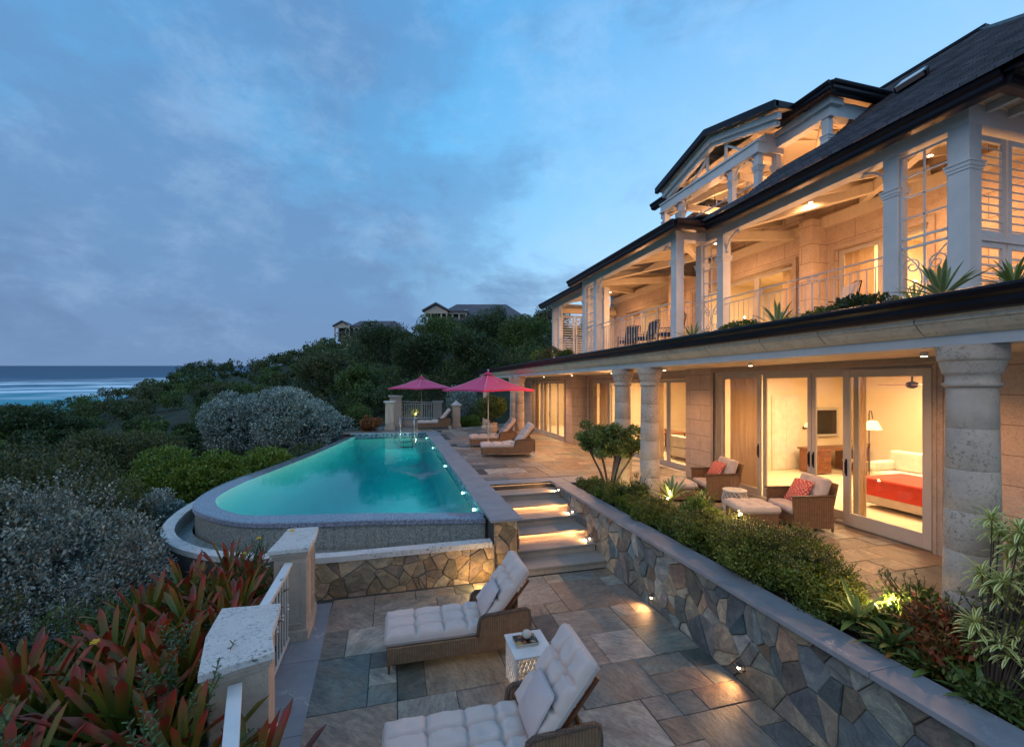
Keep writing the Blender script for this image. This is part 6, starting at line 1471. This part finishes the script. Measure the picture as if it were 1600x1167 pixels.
# hedges and bushes on the left (each one a thing)
B_ = [('silver_bush','large silver leaved bush filling the left foreground','leafsilver',-5.35,8.9,-2.4,1.45,1.5,1.9,80000,.062,.034),
 ('silver_bush','lower silver bush in the left foreground beside the pool trough','leafsilver',-4.55,7.5,-2.5,.95,1.0,1.35,36000,.058,.032),
 ('dark_bush','dark green bush at the left edge behind the bromeliads','leafolive',-5.6,6.6,-2.5,1.5,1.3,1.6,26000,.07,.03),
 ('silver_bush','silver bush at the far left edge of the frame','leafsilver',-8.4,10.2,-2.4,1.6,1.5,1.75,30000,.085,.04),
 ('dark_bush','olive green bush above the silver bushes at left','leafolive',-9.2,14.5,-2.2,2.4,1.6,1.75,26000,.10,.045),
 ('dark_bush','leggy olive bush between the silver bush and the hedge','leafolive',-7.2,13.2,-2.4,1.6,1.2,1.55,16000,.09,.04),
 ('silver_bush','small silver bush beside the round end of the pool','leafteal',-6.1,14.2,-2.4,.95,.9,1.25,15000,.085,.042),
 ('dark_bush','olive bush growing up through the silver bushes in the left foreground','leafolive',-6.3,8.2,-2.4,1.1,1.0,1.95,20000,.075,.028),
 ('green_bush','dark green bush between the silver bush and the bromeliads','leafmid',-3.9,6.6,-2.4,.8,.9,1.25,14000,.06,.026),
 ('dark_bush','dark shrub wedged against the pool trough','leafmid',-6.1,11.9,-2.6,.6,.7,.8,9000,.07,.035),
 ('green_hedge','left half of the bright green hedge beyond the pool','leafbright',-7.2,19.2,-2.2,2.1,1.2,1.35,24000,.13,.05),
 ('green_hedge','right half of the bright green hedge beyond the pool','leafbright',-5.2,20.4,-2.2,1.6,1.1,1.2,18000,.13,.05),
 ('silver_bush','big round silver bush beyond the pool, right one of the pair','leafteal',-4.9,27.5,-2.0,2.9,2.0,2.45,48000,.14,.06),
 ('silver_bush','rounded silver bush beyond the pool, left one of the pair','leafteal',-8.4,27.8,-1.6,1.7,1.5,2.1,26000,.14,.06),
 ('dark_bush','dark low bush along the far pool edge','leafdark',-3.9,22.5,-2.2,1.1,2.4,1.15,14000,.10,.05),
 ('dark_bush','olive bush left of the bright hedge','leafolive',-10.5,21.5,-1.9,2.2,1.6,1.5,18000,.12,.05),
 ('croton_bush','red and orange croton bush at the far left corner of the pool','leafred',-1.15,27.3,-.1,.62,.5,.55,5000,.10,.035),
 ('dark_bush','dark green bush behind the croton','leafmid',-1.9,28.8,-.4,.9,.8,1.0,7000,.10,.05),
 ('silver_bush','silver bush growing behind the pointed pillar','leafteal',5.0,32.5,-.8,1.2,1.0,1.95,15000,.11,.05),
 ('low_shrub','low green shrub border behind the pointed pillar','leafbright',4.9,29.0,-.15,.8,.6,.45,5000,.12,.04),
 ('olive_shrub','olive shrub between silver bush and the villa','leafolive',6.0,30.8,-.3,.9,.8,.9,7000,.11,.05)]
for i, (nm, lb, mt, x, y, z, rx, ry, rz, n, L, W_) in enumerate(B_):
    shrub(nm, lb, 'hedge' if 'hedge' in nm else 'bush', mt, x, y, z, rx, ry, rz, n, L, W_, 100+i, {'s':'silver leaved bushes','d':'dark bushes on the slope','g':'bright green hedge'}.get(nm[0]), k=18, gap=.55, gs=3.2, up=.6 if 'hedge' in nm else .35)
for pb_, (x, y) in enumerate(((11.8,6.35),(11.8,7.1))):
    q = pad('pillow', M['linen'], None, .62, .42, .2, bell=1, xf=lambda u, v, w: (w, u-.31, v)); q.parent = bd; q.location = (x-11.0, y-6.9, .80); q.rotation_euler = (0,R(-25),0)
for lab, L, n in (('large silver leaved bush filling',.45,150),('lower silver bush in the left',.38,90),('dark green bush at the left edge behind',.4,90),('olive bush growing up through',.5,110),('dark green bush between the silver',.3,60),('silver bush at the far left edge',.5,90),('leggy olive bush',.5,80),('olive green bush above',.55,100)):
    for row in B_:
        if row[1].startswith(lab):
            o = next(q for q in COL.objects if q.get('label') == row[1]); x, y, z, rx, ry, rz = row[3:9]; sprays(o, x, y, z+rz*.85, rx*.98, ry*.98, rz*1.0, n, L, row[10]*1.05, row[11], M[row[2]], int(x*13))
# potted tree by the colonnade
pt = empty('potted_shrub', (5.35,24.3,0), 'round leafy shrub in a stone pot at the far columns', 'potted plant'); mb = MB(); mb.lathe(5.35,24.3,[(.20,0),(.30,.1),(.34,.35),(.30,.5),(.33,.54),(.33,.58),(.27,.58)], 24); mb.build('pot', M['pillar'], pt); leafcloud('foliage', M['leafmid'], lumps(5.35,24.3,1.35,.95,.95,.75,9,3), 6500, .10, .045, 14, pt, gap=.25); mb = MB()
for i in range(5): a = i*1.26; mb.tube([(5.35,24.3,.5),(5.35+.2*math.cos(a),24.3+.2*math.sin(a),.9),(5.35+.45*math.cos(a),24.3+.45*math.sin(a),1.4)], [.03,.02,.01], 5)
mb.build('stems', M['trunk'], pt)

# ------------------------------------------------------------------ hillside wood
def at(u, t): r = (u-800)/700*t; return (t*sn+r*cs, t*cs-r*sn)
rg = random.Random(9)
trees = {'leafdark': [], 'leafmid': [], 'leafolive': []}
for i in range(900):
    t = (22 if i < 620 else 13)+rg.random()**1.25*(95 if i < 620 else 55); u = rg.uniform(-60, 1010) if i < 620 else rg.uniform(-700,-60)
    D = interp(u, DIST)
    if t > D+4: continue
    x, y = at(u, t)
    if -7 < x < 17 and y < 34: continue
    if t < 30 and u < 560 and rg.random() < .4: continue
    s = (.7+.014*t)*rg.uniform(.75, 1.3)*(1.0 if u > 480 else .8)
    if 560 < u < 1010 and 30 < t < 60: s *= 1.35
    k = 'leafdark' if rg.random() < .5 else ('leafmid' if rg.random() < .55 else 'leafolive')
    trees[k].append((x, y, ground(x, y), s, t))
def wood(name, mat, items, label):
    o = empty(name, (0,50,0), label, 'trees') if False else None
    Vs = []; rgn = np.random.default_rng(5); n_tot = 0
    for (x, y, z, s, t) in items:
        n = int(max(420, min(2600, 52000/t))); L = max(.16, .0040*t); W_ = L*.5
        vz = .75+.6*((int(x*13+y*7)) % 10)/10; bl = np.array(lumps(x, y, z+s*.75*vz, s*1.05, s*1.05, s*.95*vz, 9, int(x*7+y*3), .42)); k = rgn.integers(0, len(bl), n); d = rgn.normal(size=(n,3)); d /= np.linalg.norm(d, axis=1)[:,None]
        C = bl[k,:3]+d*bl[k,3:]*(.55+.5*rgn.random(n)**.6)[:,None]; ax = d*.6+rgn.normal(size=(n,3))*.5; ax[:,2] += .4; ax /= np.linalg.norm(ax, axis=1)[:,None]
        sd = np.cross(ax, rgn.normal(size=(n,3))+np.array([0,0,.7])); sd /= np.linalg.norm(sd, axis=1)[:,None]+1e-9; sc2 = (.6+.8*rgn.random(n))[:,None]
        V = np.empty((n,4,3)); V[:,0] = C-ax*L*.5*sc2; V[:,1] = C+sd*W_*.5*sc2; V[:,2] = C+ax*L*.5*sc2; V[:,3] = C-sd*W_*.5*sc2; Vs.append(V.reshape(-1,3)); n_tot += n
    o = mesh_np(name, np.concatenate(Vs), np.arange(n_tot*4).reshape(-1,4), M[mat]); tag(o, label, 'woodland', kind='stuff'); return o
wood('hillside_scrub', 'leafdark', trees['leafdark'], 'dark evergreen scrub covering the hillside'); wood('hillside_scrub', 'leafmid', trees['leafmid'], 'mid green scrub mixed through the hillside'); wood('hillside_scrub', 'leafolive', trees['leafolive'], 'olive brown scrub mixed through the hillside')
# single trees that stand out
def tree(x, y, z, h, r, mt, label, seed, n=9000, L=.22):
    o = empty('tree', (x,y,z), label, 'tree', 'larger trees behind the pool deck'); rg = random.Random(seed); mb = MB(); pts = [(x,y,z-.5),(x+.1,y,z+h*.3),(x+rg.uniform(-.3,.3),y,z+h*.6)]; mb.tube(pts, [.22,.16,.10], 8)
    for i in range(7): a = i*.9; e = Vector((x+r*.7*math.cos(a), y+r*.7*math.sin(a), z+h*rg.uniform(.6,.9))); mb.tube([Vector(pts[1])+Vector((0,0,h*.04*i)), (Vector(pts[1])+e)/2+Vector((0,0,h*.1)), e], [.09,.06,.02], 6)
    mb.build('trunk', M['trunk'], o); leafcloud('crown', M[mt], lumps(x, y, z+h*.62, r, r, h*.42, 12, seed), n, L, L*.45, seed, o, gap=.45, shell=.45)
for i, (u, t, h, r, mt, lb, n_) in enumerate(((505,44,4.6,2.6,'leafolive','leaning olive tree at the left end of the wood',9000),(600,46,6.2,3.0,'leafdark','dark broad tree behind the far railing',11000),(690,48,5.8,2.8,'leafmid','pale green tree above the pink parasols',11000),(655,40,5.6,2.4,'leafdark','dark tree just behind the far pillars',9000),(760,50,6.6,3.0,'leafdark','tall dark tree below the larger hill villa',12000),(820,46,5.6,2.6,'leafmid','light green tree touching the villa roofline',11000),(740,38,5.4,2.2,'leafdark','dark bush tree behind the silver bush',9000),(560,38,3.6,2.0,'leafmid','small green tree by the croton corner',7000),(865,52,7,2.4,'leafolive','tree top rising behind the far end of the villa',8000),(25,34,3.4,2.8,'leafdark','dark tree rising in front of the sea at the left edge',9000),(90,37,2.6,2.2,'leafdark','lower dark tree in front of the sea',7000))):
    x, y = at(u, t); tree(x, y, ground(x, y) if u > 200 else ground(x,y)-.4, h, r, mt, lb, 300+i, n_, .20)

# villas on the hill
def hill_villa(cx, cy, cz, s, rz, label):
    o = empty('hill_villa', (0,0,0), label, 'house', 'villas on the hilltop')
    def add(mb, name, mat): q = mb.build(name, mat); q.parent = o; return q
    mb = MB(); mb.box(-9,9,-4,4,-4,1.2); add(mb, 'walls', M['pillar'])
    mb = MB(); mb.add([(-10,-5,1.2),(10,-5,1.2),(10,5,1.2),(-10,5,1.2),(-5,0,5.2),(5,0,5.2)], [(0,1,5,4),(1,2,5),(2,3,4,5),(3,0,4),(0,3,2,1)]); add(mb, 'roof', M['hroof'])
    mb = MB(); mb.prism([(-10.8,-5.6,2.9),(-8.2,-5.6,4.3),(-5.6,-5.6,2.9),(-5.6,-5.6,3.2),(-8.2,-5.6,4.65),(-10.8,-5.6,3.2)], (0,6,0)); mb.box(-5.6,-2.2,-4.8,0,2.9,3.25); add(mb, 'dormer_roof', M['hroof'])
    mb = MB()
    for x in (-10.2,-9.2,-7.2,-6.2): mb.box(x-.14,x+.14,-5.3,-5.0,-.5,2.9)
    for x in (-5.2,-3.9,-2.6): mb.box(x-.14,x+.14,-4.5,-4.2,0,2.9)
    mb.box(-10.4,-6.0,-5.34,-4.96,2.5,2.9); mb.prism([(-10.4,-5.2,2.9),(-8.2,-5.2,4.1),(-6,-5.2,2.9)], (0,.1,0)); mb.box(-6,-2.4,-4.54,-4.16,2.55,2.9); add(mb, 'posts', M['pillar'])
    mb = MB(); mb.box(-10,-2.4,-3.6,-3.3,-1,2.9); add(mb, 'loggia', M['grout'])
    mb = MB(); mb.prism([(-3.2,-3.1,2.9),(-2.4,-3.1,2.9),(-2.4,-2.2,3.6),(-3.2,-2.2,3.6)], (0,-.05,.12)); add(mb, 'skylight', M['cream'])
    o.location = (cx,cy,cz); o.scale = (s,s,s); o.rotation_euler = (0,0,rz)
M['hroof'] = surf('weathered_slate', (.13,.115,.12), (.075,.07,.085), 1.2, .7, .2, 14)
x, y = at(752, 90); hill_villa(x, y, 13.7, 1.0, -YAW, 'larger slate roofed villa on the hilltop with a gabled dormer')
x, y = at(590, 122); hill_villa(x, y, 15.2, .95, -YAW, 'smaller slate roofed villa farther left on the hill')

# ------------------------------------------------------------------ render settings
sc.render.engine = 'CYCLES'; cy = sc.cycles
cy.use_denoising = True
try: cy.denoiser = 'OPENIMAGEDENOISE'; cy.denoising_input_passes = 'RGB_ALBEDO_NORMAL'
except Exception: pass
cy.use_adaptive_sampling = True; cy.adaptive_threshold = .02; cy.max_bounces = 6; cy.diffuse_bounces = 3; cy.glossy_bounces = 3; cy.transmission_bounces = 4; cy.transparent_max_bounces = 12
cy.sample_clamp_indirect = 4; cy.caustics_reflective = False; cy.caustics_refractive = False
try: cy.use_light_tree = True
except Exception: pass
vs = sc.view_settings; vs.view_transform = 'Standard'; vs.look = 'None'; vs.exposure = .22; vs.gamma = 1
